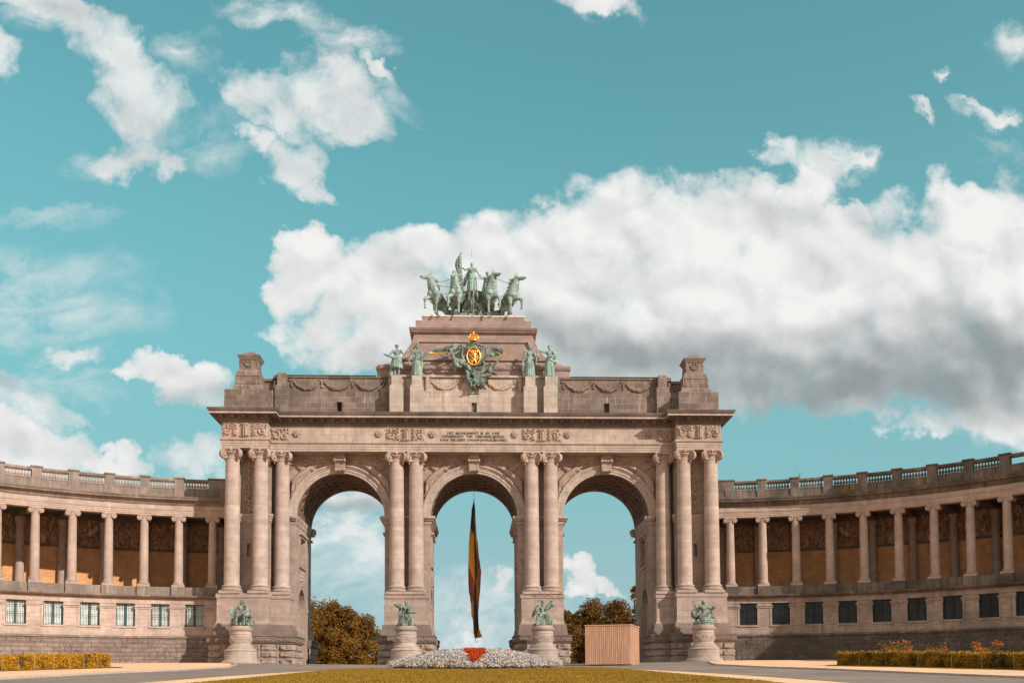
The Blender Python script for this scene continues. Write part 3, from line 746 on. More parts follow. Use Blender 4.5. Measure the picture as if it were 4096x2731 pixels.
# impost mouldings
for pth in ([(-10.0 + .01, BACK), (-9.99, 0), (-4.9, 0), (-4.9, BACK)],):
    for P_ in (pth, mir(pth)):
        MB().sweep(P_, [(-.2, 15.5), (.06, 15.5), (.06, 15.62), (.14, 15.66), (.14, 15.92), (.30, 15.98), (.42, 16.14), (.55, 16.22), (.55, 16.47), (-.2, 16.473)]).build('impost_moulding', M['pale'], arch)
for s_ in (-1, 1):
    P_ = [(-27.0, BACK), (-27.0, -1.5), (-22.3, -1.5), (-22.3, 0), (-19.78, 0), (-19.78, BACK)]
    if s_ > 0: P_ = mir(P_)
    MB().sweep(P_, [(-.2, 15.5), (.04, 15.5), (.04, 15.62), (.10, 15.66), (.10, 15.92), (.16, 15.98), (.2, 16.14), (.26, 16.22), (.26, 16.47), (-.2, 16.473)]).build('impost_moulding', M['pale'], arch)
    x0, x1 = (-20.3, -19.2) if s_ < 0 else (19.2, 20.3)
    MB().sweep([(x0, 0.), (x1 - .0 , 0.)] if 0 else [(x0, -.02), (x1 - (.55 if s_ < 0 else -.0), -.02)], [(0, 15.9), (.3, 15.98), (.42, 16.14), (.55, 16.22), (.55, 16.476), (0, 16.476)]).build('impost_moulding', M['pale'], arch)
# rear imposts of the passages, projecting into the openings
for xc in ARX:
    for s_ in (-1, 1):
        X = xc + s_ * 4.9; a, b = sorted((X + s_ * .05, X - s_ * .55)); c, d = sorted((X + s_ * .05, X - s_ * .35))
        m_ = MB().box(a, b, BACK - 1.1, BACK + .6, 16.18, 16.49); m_.frus((c, d, BACK - .9, BACK + .4), 15.7, (a, b, BACK - 1.1, BACK + .6), 16.18)
        m_.box(*sorted((X + s_ * .05, X - s_ * .2)), BACK - .8, BACK + .25, 14.95, 15.15)
        m_.build('rear_impost', M['pink'], arch)

# columns: one prototype, copied with its sub-parts
def make_column():
    z0 = 7.556
    sh = MB(); prof = []
    for i in range(15):
        t = i / 14; prof.append((.835 - .085 * t ** 1.7, 8.56 + (22.22 - 8.56) * t))
    prof = [(.92, 8.44), (.90, 8.52)] + prof + [(.80, 22.26), (.82, 22.34), (.80, 22.40), (.76, 22.42)]
    sh.lathe(prof, n=32, capped=False)
    me = sh.mesh('column', M['drum'], 35, uvf=lambda x, y, z, n: (math.atan2(y, x) * .8, z)); col = link('column', me, arch)
    ba = MB().box(-1.12, 1.12, -1.12, 1.12, z0, 7.86)
    ba.lathe([(1.02, 7.86), (1.13, 7.92), (1.15, 8.02), (1.10, 8.13), (1.0, 8.16), (.96, 8.22), (.97, 8.27), (1.03, 8.30), (1.05, 8.38), (1.0, 8.46), (.92, 8.47)], n=32, capped=False)
    link('column_base', ba.mesh('column_base', M['pink'], 35), col)
    cp = MB(); cp.lathe([(.76, 22.42), (.78, 22.6), (.80, 22.62), (.93, 22.85), (.88, 22.98)], n=24, capped=False)
    cp.box(-.86, .86, -.86, .86, 23.08, 23.20); cp.box(-.96, .96, -.96, .96, 23.20, 23.338)
    for k in range(4):
        an = math.pi / 4 + k * math.pi / 2; c = Vector((math.cos(an), math.sin(an), 0)) * 1.06
        R = Matrix.Translation((c.x, c.y, 22.70)) @ Matrix.Diagonal((1.25, 1.25, 1.25, 1.)) @ Matrix.Rotation(an + math.pi / 2, 4, 'Z') @ Matrix.Rotation(math.pi / 2, 4, 'Y')
        m0 = len(cp.v)
        cp.lathe([(.12, -.19), (.12, -.13), (.17, -.10), (.20, -.15), (.26, -.15), (.27, -.10), (.32, -.10), (.34, -.17), (.41, -.17), (.43, -.12), (.43, .12), (.41, .17), (.34, .17), (.32, .10), (.27, .10), (.26, .15), (.20, .15), (.17, .10), (.12, .13), (.12, .19)], n=18)
        cp.move(R, m0)
        cp.cap((c.x * .3, c.y * .3, 23.02), (c.x * .95, c.y * .95, 23.06), .12, .13, 7)
        a2 = k * math.pi / 2
        cp.ell((math.cos(a2) * .92, math.sin(a2) * .92, 23.15), (.2, .2, .2), n=8, m=6)
        cp.ell((math.cos(a2) * .9, math.sin(a2) * .9, 22.84), (.16, .16, .13), n=8, m=5)
        for q in (-1, 1):
            cp.cap((math.cos(a2 + q * .2) * .92, math.sin(a2 + q * .2) * .92, 22.86), (math.cos(a2 + q * .55) * .98, math.sin(a2 + q * .55) * .98, 22.98), .1, .06, 6)
        for q in range(3):
            cp.ell((c.x * .98 + .0, c.y * .98, 22.30 - .14 * q), (.11 - .02 * q, .11 - .02 * q, .1), n=6, m=4)
    link('capital', cp.mesh('capital', M['carve'], 40), col)
    return col
col0 = make_column(); first = True
for s_ in (-1, 1):
    for x, y in ((26.2, -2.7), (23.15, -2.7), (21.12, -1.2), (8.55, -1.2), (6.40, -1.2)):
        c = col0 if first else copy_tree(col0, arch); first = False; c.location = (s_ * x, y, 0)

# entablature
EP = [(-27.2, 11.5), (-27.2, -3.5), (-22.3, -3.5), (-22.3, -2.), (22.3, -2.), (22.3, -3.5), (27.2, -3.5), (27.2, 11.5)]
MB().sweep(EP, [(-2.3, 23.342), (0, 23.342), (0, 23.58), (.05, 23.59), (.05, 23.83), (.10, 23.84), (.10, 24.08), (.16, 24.12), (.26, 24.22), (.26, 24.35), (-2.3, 24.36)]).build('architrave', M['pale'], arch)
MB().sweep(EP, [(-2.3, 24.362), (0, 24.362), (0, 26.12), (-2.3, 26.12)]).build('frieze', M['pale'], arch)
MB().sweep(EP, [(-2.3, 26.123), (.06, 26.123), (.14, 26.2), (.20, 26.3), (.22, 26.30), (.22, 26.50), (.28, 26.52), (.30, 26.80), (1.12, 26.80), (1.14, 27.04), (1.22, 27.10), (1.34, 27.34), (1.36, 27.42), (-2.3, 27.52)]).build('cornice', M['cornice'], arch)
mod_me = MB().frus((-.18, .18, -.55, 0), 26.56, (-.18, .18, -.56, 0), 26.797).box(-.21, .21, -.2, 0, 26.42, 26.565).mesh('modillion', M['cornice'])
for a, b in zip(EP, EP[1:]):
    if abs(a[1] - b[1]) < 3 and abs(a[0] - b[0]) < .1: continue
    A, B = Vector(a), Vector(b); d = B - A; L = d.length; d.normalize(); nr = Vector((d.y, -d.x)); n = max(1, int(L / 1.12))
    for k in range(n + 1):
        p = A + d * (L * k / n) + nr * .2; link('modillion', mod_me, arch, (p.x, p.y, 0), math.atan2(d.y, d.x))
# strip of light stone along the cornice lip
MB().sweep(EP, [(1.10, 26.83), (1.155, 26.83), (1.165, 27.0), (1.10, 27.0)]).build('corona_band', M['pale'], arch)
# frieze carvings
def relief(name, O, W, H, hf, mat='carve', u=(1, 0, 0), dens=16, parent=arch, sm=180):
    m_ = MB(); hgrid(m_, O, u, (0, 0, 1), W, H, hf, max(4, int(W * dens)), max(4, int(H * dens)))
    return m_.build(name, M[mat], parent, sm)
def emblem(W, H, seed):
    sc_ = scroll_h(W, H, .26, seed)
    def f(s_, t_):
        x = abs(s_ - W / 2)
        if x < W * .17:
            if .045 < x < .13 and t_ < H * .82 and t_ > H * .1: return .3
            if x < .34 and H * .86 < t_: return .28
            if H * .12 < t_ < H * .2 and x < .5: return .28
            if t_ < H * .1: return 0.
            return .0
        if x < W * .34 and t_ > H * .52:
            return .14 + .12 * math.sin((math.hypot(x - W * .34, t_ - H * .2)) * 26)
        return sc_(s_, t_)
    return f
for s_ in (-1, 1):
    x = -27.15 if s_ < 0 else 22.35
    relief('frieze_carving', (x, -3.52, 24.42), 4.8, 1.62, emblem(4.8, 1.62, s_))
    relief('frieze_carving', (-22.2 if s_ < 0 else 20.3, -2.02, 24.42), 1.95, 1.45, scroll_h(1.95, 1.45, .26, 3.))
    relief('frieze_carving', (-9.65 if s_ < 0 else 5.35, -2.02, 24.42), 4.3, 1.5, emblem(4.3, 1.5, 6 + s_))
    relief('frieze_carving', (-27.22 if s_ < 0 else 27.22, 11.2 if s_ < 0 else -3.4, 24.42), 14.5, 1.6, scroll_h(14.5, 1.6, .15, 8.), u=(0, -s_ * -1., 0) if s_ < 0 else (0, 1, 0), dens=9)
    for rx in (19.45, 10.45, 4.55):
        ro = MB()
        for k in range(6):
            an = k * math.pi / 3; ro.ell((.25 * math.cos(an), -.12, .25 * math.sin(an)), (.15, .12, .15), n=8, m=5)
        ro.ell((0, -.2, 0), (.14, .12, .14), n=8, m=5)
        ro.build('rosette', M['carve'], arch, 180, loc=(s_ * rx, -2.05, 25.3))
# inscription
def text_mesh(name, body, size, loc, mat, parent, width=None, ext=.02, spacing=1., rot=(math.pi / 2, 0, 0), line=1.):
    cu = bpy.data.curves.new(name, 'FONT'); cu.body = body; cu.size = size; cu.extrude = ext; cu.align_x = 'CENTER'; cu.space_character = spacing; cu.space_line = line; cu.offset = size * .03
    o = bpy.data.objects.new('tmp', cu); COL.objects.link(o); dg = bpy.context.evaluated_depsgraph_get(); dg.update()
    me = bpy.data.meshes.new_from_object(o.evaluated_get(dg)); bpy.data.objects.remove(o); bpy.data.curves.remove(cu)
    if width:
        xs_ = [v.co.x for v in me.vertices]; k = width / (max(xs_) - min(xs_))
        for v in me.vertices: v.co.x *= k
    me.materials.clear(); me.materials.append(mat); ob = link(name, me, parent, loc); ob.rotation_euler = rot; return ob
for body, w, z in (('DIT  MONUMENT  IS  IN  1905', 5.75, 25.30), ('OPGERICHT  TER  VERHEERLIJKING', 6.85, 24.92), ('VAN  BELGIE\'S  ONAFHANKELIJKHEID', 7.35, 24.54)):
    text_mesh('inscription', body, .36, (-.05, -2.012, z), M['letter'], arch, w)
# small drain slots and attic
at_ = MB(); panel_holes(at_, (-22.3, -.8, 27.4), (1, 0, 0), (0, 0, 1), 44.6, 2.9, [(7.03, 7.63, .55, 1.8, False), (36.97, 37.57, .55, 1.8, False)], .6)
at_.box(-22.3, 22.3, -.2, 10.8, 27.4, 32.02); at_.box(-22.3, 22.3, -.8, .2, 30.302, 30.36)
for a, b in ((-22.3, -9.3), (9.3, 22.3)):
    at_.box(a, b, -.8, -.1, 31.93, 32.16); at_.box(a, b, -.66, -.1, 30.36, 31.93)
    for x in (a, b - .42): at_.box(x + .003, x + .42, -.8, -.5, 30.362, 31.928)
at_.build('attic', M['dark'], arch)
am = MB(); panel_holes(am, (-9.45, -1.15, 27.4), (1, 0, 0), (0, 0, 1), 18.9, 2.95, [(9.2, 9.8, .3, 1.7, False)], .6)
am.box(-9.45, 9.45, -.9, 0, 30.35, 32.0); am.box(-9.45, 9.45, -1.15, 0, 30.352, 30.42); am.box(-9.45, 9.45, -1.15, 0, 31.98, 32.2)
for x in (-9.45, -5.35, 4.95, 9.05): am.box(x, x + .4, -1.15, -.5, 30.42, 31.98)
for x in (-9.45, 9.43): am.box(x, x + .02, -1.15, -.2, 27.4, 30.35)
am.build('attic_centre', M['midp'], arch)
for xa in (-22., 10.9): MB().box(xa, xa + 11.1, -.9, 10.9, 32.162, 32.215).build('roof_edge', M['leadroof'], arch)
def garland(name, x0, x1, z0, y, n, mat):
    g = MB(); r_ = random.Random(int(x0 * 10)); L = (x1 - x0) / n
    for k in range(n):
        for i in range(60):
            t = i / 59; x = x0 + L * (k + .06 + .88 * t); sag = 1 - (2 * t - 1) ** 2; z = z0 + 1.05 - .82 * sag
            rr = .09 + .14 * sag
            g.ell((x + r_.uniform(-.05, .05), y - .06, z + r_.uniform(-.07, .07)), (rr, rr * .9, rr), n=6, m=4)
        for xx in (x0 + L * k, x0 + L * (k + 1)):
            for i in range(16): g.ell((xx + r_.uniform(-.32, .32), y - .05, z0 + 1.18 + r_.uniform(-.1, .14)), (.12, .1, .09), n=6, m=4)
            for i in range(10): g.ell((xx + r_.uniform(-.1, .1), y - .05, z0 + 1.1 - r_.random() * .75), (.1, .1, .1), n=6, m=4)
    g.build(name, mat, arch, 180)
garland('garland', -20.3, -10.1, 30.45, -.66, 3, M['dark']); garland('garland', 10.1, 20.3, 30.45, -.66, 3, M['dark'])
garland('garland', -4.9, -1.5, 30.45, -.9, 1, M['carve']); garland('garland', 1.3, 4.8, 30.45, -.9, 1, M['carve'])
for s_ in (-1, 1):
    p = MB(); X = lambda a, b: (min(s_ * a, s_ * b), max(s_ * a, s_ * b))
    p.box(*X(20.5, 21.92), -1.7, -.5, 27.45, 30.72); p.frus((*X(20.5, 21.92), -1.7, -.5), 30.72, (*X(20.72, 21.74), -1.5, -.5), 30.9); p.box(*X(20.72, 21.74), -1.5, -.5, 30.9, 32.15); p.frus((*X(20.72, 21.74), -1.5, -.5), 32.15, (*X(20.8, 21.66), -1.4, -.5), 32.3)
    p.box(*X(21.9, 23.5), -.62, 9, 27.45, 31.5); p.box(*X(21.7, 23.5), -.8, 9, 31.5, 31.78); p.box(*X(21.9, 22.15), -1.2, 0, 30.25, 31.5); p.box(*X(21.9, 22.8), -1.5, 0, 27.45, 30.25)
    p.build('attic_post', M['dark'], arch)
    q = MB(); c = s_ * 24.78
    q.box(*X(22.6, 27.0), -3.5, 1.2, 27.45, 29.77)
    def fr(z0, h0, z1, h1, cc0=24.7, cc1=24.7, mb=q): mb.frus((*X(cc0 - h0, cc0 + h0), -1.15 - h0 * 1.02, -1.15 + h0 * 1.02), z0, (*X(cc1 - h1, cc1 + h1), -1.15 - h1 * 1.02, -1.15 + h1 * 1.02), z1)
    fr(29.77, 1.72, 29.95, 1.68); fr(29.95, 1.68, 30.53, 1.52); fr(30.53, 1.41, 31.67, 1.39); fr(31.67, 1.30, 31.98, 1.27); fr(31.98, 1.27, 32.36, 1.05)
    fr(32.36, .98, 33.47, .95); fr(33.47, 1.02, 33.6, 1.08); fr(33.6, 1.08, 33.9, 1.24); fr(33.9, 1.24, 34.0, 1.2); fr(34.0, .9, 34.2, .72); fr(34.2, .72, 34.48, .45)
    # recessed field frames
    for zz in (30.62, 31.5): q.box(*X(23.45, 25.95), -2.62, -2.5, zz, zz + .08)
    for xx in (23.45, 25.87): q.box(*X(xx, xx + .08), -2.62, -2.5, 30.62, 31.58)
    q.build('corner_pinnacle', M['dark'], arch)
    w_ = MB(); r_ = random.Random(9)
    for k in range(26):
        an = math.pi * (1.05 + .9 * k / 25); rr = .42
        w_.ell((s_ * 24.7 + rr * math.cos(an), -2.16, 33.15 + rr * math.sin(an) * 1.1), (.12, .12, .12), n=6, m=4)
    for k in (-1, 1):
        for i in range(9): w_.ell((s_ * 24.7 + k * (.85 + .14 * r_.random()), -2.05, 32.5 + i * .11), (.14, .16, .11), n=6, m=4)
        w_.ell((s_ * 24.7 + k * .18, -2.16, 33.28), (.1, .1, .12), n=6, m=4)
    w_.build('pinnacle_wreath', M['carve'] if 0 else M['dark'], arch, 180)
# stepped top
tp = MB(); tp.box(-10.82, 10.82, -.35, 9.5, 32.2, 33.0)
tp.frus((-10.5, 10.5, -.2, 9.3), 33.55, (-8.5, 8.5, .0, 9.), 34.25)
for i, ((z0, h0), (z1, h1)) in enumerate(zip([(34.2, 8.45), (34.4, 8.2), (34.8, 7.95), (35.2, 7.70), (35.6, 7.42), (36.03, 7.15), (36.6, 6.9), (37.13, 6.74)], [(34.4, 8.2), (34.8, 7.95), (35.2, 7.70), (35.6, 7.42), (36.03, 7.15), (36.6, 6.9), (37.13, 6.74), (37.3, 6.74)])):
    tp.frus((-h0, h0, -.25 + i * .05, 8.8 - i * .05), z0, (-h1, h1, -.2 + i * .05, 8.75 - i * .05), z1)
tp.box(-6.55, 6.55, .1, 8.4, 37.88, 38.86); tp.box(-5.83, 5.83, .5, 8.0, 38.86, 39.5)
tp.box(-6.1, 6.1, -.14, .3, 36.3, 36.42)
for s_ in (-1, 1):
    for (xa, za), (xb, zb) in zip([(6.05, 36.4), (6.35, 35.8), (6.75, 35.1), (7.3, 34.4)], [(6.35, 35.8), (6.75, 35.1), (7.3, 34.4)]):
        tp.add([(s_ * xa, -.3, za), (s_ * (xa + .13), -.3, za), (s_ * (xb + .13), -.36, zb), (s_ * xb, -.36, zb), (s_ * xa, .2, za), (s_ * (xa + .13), .2, za), (s_ * (xb + .13), .2, zb), (s_ * xb, .2, zb)], [(0, 1, 2, 3), (7, 6, 5, 4), (1, 0, 4, 5), (2, 1, 5, 6), (3, 2, 6, 7), (0, 3, 7, 4)])
tp.build('stepped_top', M['top'], arch)
lb = MB()
lb.sweep([(-10.8, 9.5), (-10.8, -.35), (10.8, -.35), (10.8, 9.5)], [(-.4, 33.0), (.05, 33.0), (.16, 33.1), (.2, 33.28), (.16, 33.45), (.05, 33.56), (-.4, 33.56)])
r_ = random.Random(3)
for k in range(230):
    lb.ell((-10.8 + 21.6 * k / 229, -.52, 33.28 + r_.uniform(-.14, .14)), (.09, .07, .09), n=5, m=4)
lb.build('leaf_moulding', M['top'], arch, 50)
tc = MB().sweep([(-6.72, 8.5), (-6.72, .1), (6.72, .1), (6.72, 8.5)], [(-.6, 37.3), (.08, 37.3), (.12, 37.42), (.3, 37.46), (.32, 37.6), (.42, 37.64), (.54, 37.84), (.56, 37.9), (-.6, 37.95)])
tc.build('top_cornice', M['top'], arch)
sn_ = MB(); sn_.grid(lambda u, v: (-5.9 + 11.8 * u, .44 + .06 * mnoise.noise(Vector((u * 60, v * 3, 0))), 39.47 + .16 * v + .03 * mnoise.noise(Vector((u * 70, 5, 0)))), 90, 2)
sn_.box(-5.87, 5.87, .47, 8.03, 39.503, 39.60); sn_.build('limewashed_cap', M['snow'], arch)
# statue pedestals
PEDX = (-8.52, -6.28, 6.28, 8.50)
for x in PEDX:
    p = MB().box(x - .74, x + .74, -2.4, -.9, 27.45, 30.58); p.frus((x - .74, x + .74, -2.4, -.9), 30.58, (x - .57, x + .57, -2.25, -.9), 30.75); p.box(x - .55, x + .55, -2.23, -.9, 30.75, 31.82)
    p.build('statue_pedestal', M['ped'], arch)

# ------------------------------------------------------------------ the two curved colonnades
WX, WY, WR, WP0, WDP = 24.0, -38.39, 40.576, .13476, .0898
def wpt(i, d, s_):      # i = column index along the curve, d = metres in front of the column axis
    ph = WP0 + i * WDP; r = WR - d
    return s_ * (WX + r * math.sin(ph)), WY + r * math.cos(ph)
def wuv(s_):
    def f(x, y, z, n):
        dx, dy = s_ * x - WX, y - WY; r = math.hypot(dx, dy); a = math.atan2(dx, dy) * WR
        rad = abs(n.x * s_ * dx + n.y * dy) / (r or 1)
        if abs(n.z) > .8: return (a, r)
        return (a, z) if rad > .6 else (r, z)
    return f
def wbox(mb, i0, i1, d0, d1, z0, z1, s_, st=.25):
    """curved block; d0 < d1 (d1 is the front)"""
    n = max(1, math.ceil((i1 - i0) / st - 1e-6)); ring = []
    for k in range(n + 1):
        i = i0 + (i1 - i0) * k / n; a = wpt(i, d1, s_); b = wpt(i, d0, s_)
        ring.append([(*a, z0), (*a, z1), (*b, z1), (*b, z0)])
    vs = [p for q in ring for p in q]; fs = []
    for k in range(n):
        for j in range(4):
            f = (k * 4 + j, (k + 1) * 4 + j, (k + 1) * 4 + (j + 1) % 4, k * 4 + (j + 1) % 4)
            fs.append(f if s_ > 0 else f[::-1])
    e0 = (0, 1, 2, 3); e1 = tuple(n * 4 + j for j in (3, 2, 1, 0))
    fs += [e0, e1] if s_ > 0 else [e0[::-1], e1[::-1]]
    return mb.add(vs, fs)
def wsweep(mb, i0, i1, prof, s_, st=.25):
    n = math.ceil((i1 - i0) / st); pts = [wpt(i0 + (i1 - i0) * k / n, 0, s_) for k in range(n + 1)]
    if s_ < 0: pts = pts[::-1]
    return mb.sweep(pts, prof)
def baluster_mesh():
    b = MB().box(-.13, .13, -.13, .13, 0, .07); b.lathe([(.07, .07), (.09, .12), (.165, .22), (.16, .30), (.085, .46), (.065, .58), (.10, .63), (.10, .66)], n=10, capped=False); b.box(-.12, .12, -.12, .12, .66, .73)
    return b
def make_wcolumn(mat):
    sh = MB(); prof = [(.49 - .075 * (i / 10) ** 1.6, 9.25 + (16.12 - 9.25) * i / 10) for i in range(11)]
    sh.lathe([(.54, 9.17), (.53, 9.22)] + prof + [(.45, 16.15), (.45, 16.22), (.42, 16.24)], n=22, capped=False)
    me = sh.mesh('column', mat, 35, uvf=lambda x, y, z, n: (math.atan2(y, x) * .5, z))
    ba = MB().box(-.66, .66, -.66, .66, 8.66, 8.9); ba.lathe([(.60, 8.9), (.66, 8.94), (.66, 9.01), (.58, 9.05), (.56, 9.09), (.60, 9.13), (.59, 9.17), (.53, 9.2)], n=22, capped=False)
    cp = MB(); cp.lathe([(.42, 16.24), (.44, 16.34), (.50, 16.42)], n=18); cp.box(-.50, .50, -.44, .44, 16.40, 16.52); cp.box(-.66, .66, -.5, .5, 16.52, 16.622)
    for k in (-1, 1):
        m0 = len(cp.v)
        cp.lathe([(.06, -.50), (.10, -.53), (.12, -.48), (.19, -.46), (.21, -.50), (.27, -.50), (.28, -.44), (.16, 0), (.28, .44), (.27, .5), (.21, .5), (.19, .46), (.1, .5)], n=16)
        cp.move(Matrix.Translation((k * .50, 0, 16.31)) @ Matrix.Rotation(-math.pi / 2, 4, 'X'), m0)
    return me, ba.mesh('column_base', mat, 35), cp.mesh('capital', mat, 40)
def make_window(lit):
    """origin at the sill centre, facing -y, 1.95 x 2.52"""
    W, H = .975, 2.54
    f = MB()
    for a in ((-W, -W + .11), (W - .11, W)): f.box(*a, -.05, .06, 0, H)
    f.box(-W + .11, W - .11, -.05, .06, 0, .11); f.box(-W + .11, W - .11, -.05, .06, H - .11, H)
    f.box(-.13, .13, -.06, .055, .11, H - .11)
    fm = f.mesh('window', M['teal'] if lit else M['iron'])
    p = MB()
    for a, b in ((-W + .11, -.13), (.13, W - .11)): p.box(a, b, .02, .05, .11, H - .11)
    pm = p.mesh('pane', M['curtain'] if lit else M['glass_d'])
    g = MB()
    for k in range(13):
        x = -W + .06 + (2 * W - .12) * k / 12; g.box(x - .017, x + .017, -.30, -.27, -.02, H - .05)
    for z in (.16, 1.04, 1.26, 2.0, 2.2): g.box(-W + .03, W - .03, -.31, -.285, z, z + .03)
    gm = g.mesh('grille', M['iron'])
    return fm, pm, gm
LASTI = 9
def wing(s_, label):
    root = empty('colonnade', (s_ * 42, -3, 0)); inv = Matrix.Translation((-s_ * 42, 3, 0))
    tag(root, label, 'colonnade', 'curved colonnades either side of the arch')
    uvf = wuv(s_)
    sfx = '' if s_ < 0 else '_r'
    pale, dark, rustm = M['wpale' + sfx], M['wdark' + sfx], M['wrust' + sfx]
    def part(mb, name, mat, parent=root, smooth=None):
        me = mb.mesh(name, mat, smooth, uvf); me.transform(inv); return link(name, me, parent)
    I0, I1 = -1.5, LASTI + .0 if s_ > 0 else LASTI + .0
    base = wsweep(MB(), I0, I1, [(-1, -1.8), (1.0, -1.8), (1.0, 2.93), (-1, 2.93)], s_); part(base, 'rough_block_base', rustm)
    # individual proud blocks on the rough base
    rb = MB(); r_ = random.Random(31 + s_); zc = 2.88; row = 0
    while zc > -1.3:
        h = .40 + .10 * r_.random(); i = I0 + .3 * r_.random()
        while i < I1 - .1:
            w_ = (.55 + .9 * r_.random()) / (WR * WDP) ; e = min(i + w_, I1)
            dd = 1.0 + r_.uniform(.0, .09)
            if e - i > .08: wbox(rb, i + .006, e - .006, .9, dd, zc - h + .02, zc - .0, s_, .5)
            i = e
        zc -= h; row += 1
    part(rb, 'rough_blocks', rustm)
    part(wsweep(MB(), I0, I1, [(-1, 2.933), (1.12, 2.933), (1.16, 2.98), (1.16, 3.12), (1.02, 3.20), (-1, 3.22)], s_), 'base_ledge', dark)
    # storey with windows
    wl = MB(); hw = .975 / (WR * WDP) * 1.02
    wins = [k + .5 for k in range(-1, LASTI)]
    if s_ > 0: wins = [k + .5 for k in range(-1, LASTI)]
    edges = [I0] + [e for w_ in wins for e in (w_ - hw, w_ + hw)] + [I1]
    for a, b in zip(edges[::2], edges[1::2]): wbox(wl, a, b, -.1, .75, 3.2, 6.78, s_)
    wsweep(wl, I0, I1, [(-.1, 3.201), (.80, 3.201), (.80, 4.12), (.84, 4.14), (.84, 4.26), (-.1, 4.20)], s_)
    wsweep(wl, I0, I1, [(-.1, 6.70), (.79, 6.70), (.79, 7.25), (-.1, 7.25)], s_)
    for a, b in zip(edges[::2], edges[1::2]):   # pilaster strips, capitals string, raised sill
        if b - a > .2:
            wbox(wl, a + .0, a + .07, .7, .80, 4.26, 6.2, s_); wbox(wl, b - .07, b, .7, .80, 4.26, 6.2, s_)
            wbox(wl, a - .03, b + .03, .7, .86, 6.18, 6.27, s_); wbox(wl, a - .035, b + .035, .7, .93, 6.36, 6.47, s_); wbox(wl, a, b, .7, .83, 6.27, 6.36, s_)
    for w_ in wins:
        wbox(wl, w_ - hw - .05, w_ + hw + .05, .7, .93, 4.05, 4.19, s_)
        wbox(wl, w_ - hw * .8, w_ + hw * .8, .7, .90, 6.74, 6.86, s_)
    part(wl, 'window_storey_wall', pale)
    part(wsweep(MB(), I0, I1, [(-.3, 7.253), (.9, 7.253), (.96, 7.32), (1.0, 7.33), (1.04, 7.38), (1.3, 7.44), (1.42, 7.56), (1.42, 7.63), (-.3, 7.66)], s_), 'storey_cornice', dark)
    pp = MB(); wsweep(pp, I0, I1, [(-.3, 7.662), (.55, 7.662), (.55, 7.9), (.50, 7.95), (.50, 8.66), (-.3, 8.662)], s_)
    cols = list(range(-1, LASTI + (0 if s_ > 0 else 1)))
    for k in cols: wbox(pp, k - .19, k + .19, -.4, .78, 7.664, 8.67, s_)
    part(pp, 'gallery_parapet', dark)
    # gallery floor, back wall, ceiling
    part(wsweep(MB(), I0, I1, [(-9.6, 7.5), (-.3, 7.5), (-.3, 7.7), (-9.6, 7.7)], s_), 'gallery_floor', M['wdark'])
    part(wsweep(MB(), I0, I1, [(-10.2, -2), (-9.5, -2), (-9.5, 13.85), (-10.2, 13.85)], s_), 'ochre_back_wall', M['ochre'])
    part(wsweep(MB(), I0, I1, [(-10.2, 13.852), (-9.3, 13.852), (-9.2, 14.1), (-10.2, 14.1)], s_), 'mosaic_ledge', M['cornice'])
    part(wsweep(MB(), I0, I1, [(-10.2, 14.102), (-9.48, 14.102), (-9.48, 17.2), (-10.2, 17.2)], s_), 'mosaic_band', M['mosaic'])
    cl = MB(); wsweep(cl, I0, I1, [(-10.3, 17.2), (-9.1, 17.2), (-9.0, 17.5), (-.6, 17.6), (-.6, 18.0), (-10.3, 18.0)], s_)
    for k in cols: wbox(cl, k - .12, k + .12, -9.2, -.5, 16.9, 17.56, s_)
    part(cl, 'gallery_ceiling', M['cornice'])
    for k in cols:
        x, y = wpt(k, -9.0, s_); m_ = MB(); m_.lathe([(.62, 7.7), (.62, 8.6), (.52, 8.7), (.50, 9.), (.43, 16.2), (.55, 16.4), (.58, 16.9)], x, y, n=14)
        part(m_, 'inner_half_column', M['wcol'], smooth=35)
    # entablature
    part(wsweep(MB(), I0, I1, [(-.55, 16.624), (.46, 16.624), (.46, 16.80), (.50, 16.81), (.50, 17.0), (.54, 17.01), (.54, 17.16), (.60, 17.2), (.62, 17.26), (.45, 17.28), (.45, 17.80), (-.55, 17.80)], s_), 'entablature', M['went'] if s_ < 0 else M['went'])
    for k in cols: part(wbox(MB(), k - .13, k + .13, .40, .48, 17.285, 17.795, s_), 'frieze_block', M['went'])
    part(wsweep(MB(), I0, I1, [(-.8, 17.803), (.52, 17.803), (.56, 17.9), (.62, 17.92), (.62, 18.12), (.70, 18.18), (.74, 18.3), (1.15, 18.34), (1.17, 18.5), (1.26, 18.56), (1.30, 18.68), (-.8, 18.72)], s_), 'cornice', dark)
    part(wsweep(MB(), I0, I1, [(-10.6, 18.3), (-.5, 18.3), (-.5, 18.6), (-10.6, 18.6)], s_), 'gallery_roof', M['leadroof'])
    pa = MB(); wsweep(pa, I0, I1, [(-.35, 18.72), (.42, 18.722), (.42, 19.0), (.36, 19.04), (.36, 19.62), (.40, 19.66), (.40, 19.78), (-.35, 19.78)], s_)
    for k in cols: wbox(pa, k - .155, k + .155, -.36, .46, 18.724, 19.80, s_)
    part(pa, 'roof_parapet', dark)
    bm = baluster_mesh().mesh('baluster', M['wcol'] if s_ < 0 else dark, 40)
    for k in cols:
        post = wbox(MB(), k - .135, k + .135, -.30, .40, 19.8, 20.78, s_)
        if k == -1: continue
        if k == 0: post = wbox(MB(), -1.5, .135, -.3, .4, 19.8, 20.78, s_)
        pst = part(post, 'balustrade_post', dark)
        part(wbox(MB(), (k - .16) if k else -1.5, k + .16, -.36, .46, 20.86, 21.02, s_), 'post_cap', dark, pst)
    part(wsweep(MB(), I0, I1, [(-.24, 20.50), (.26, 20.50), (.30, 20.56), (.36, 20.60), (.36, 20.80), (.30, 20.86), (-.28, 20.87)], s_), 'balustrade_rail', dark)
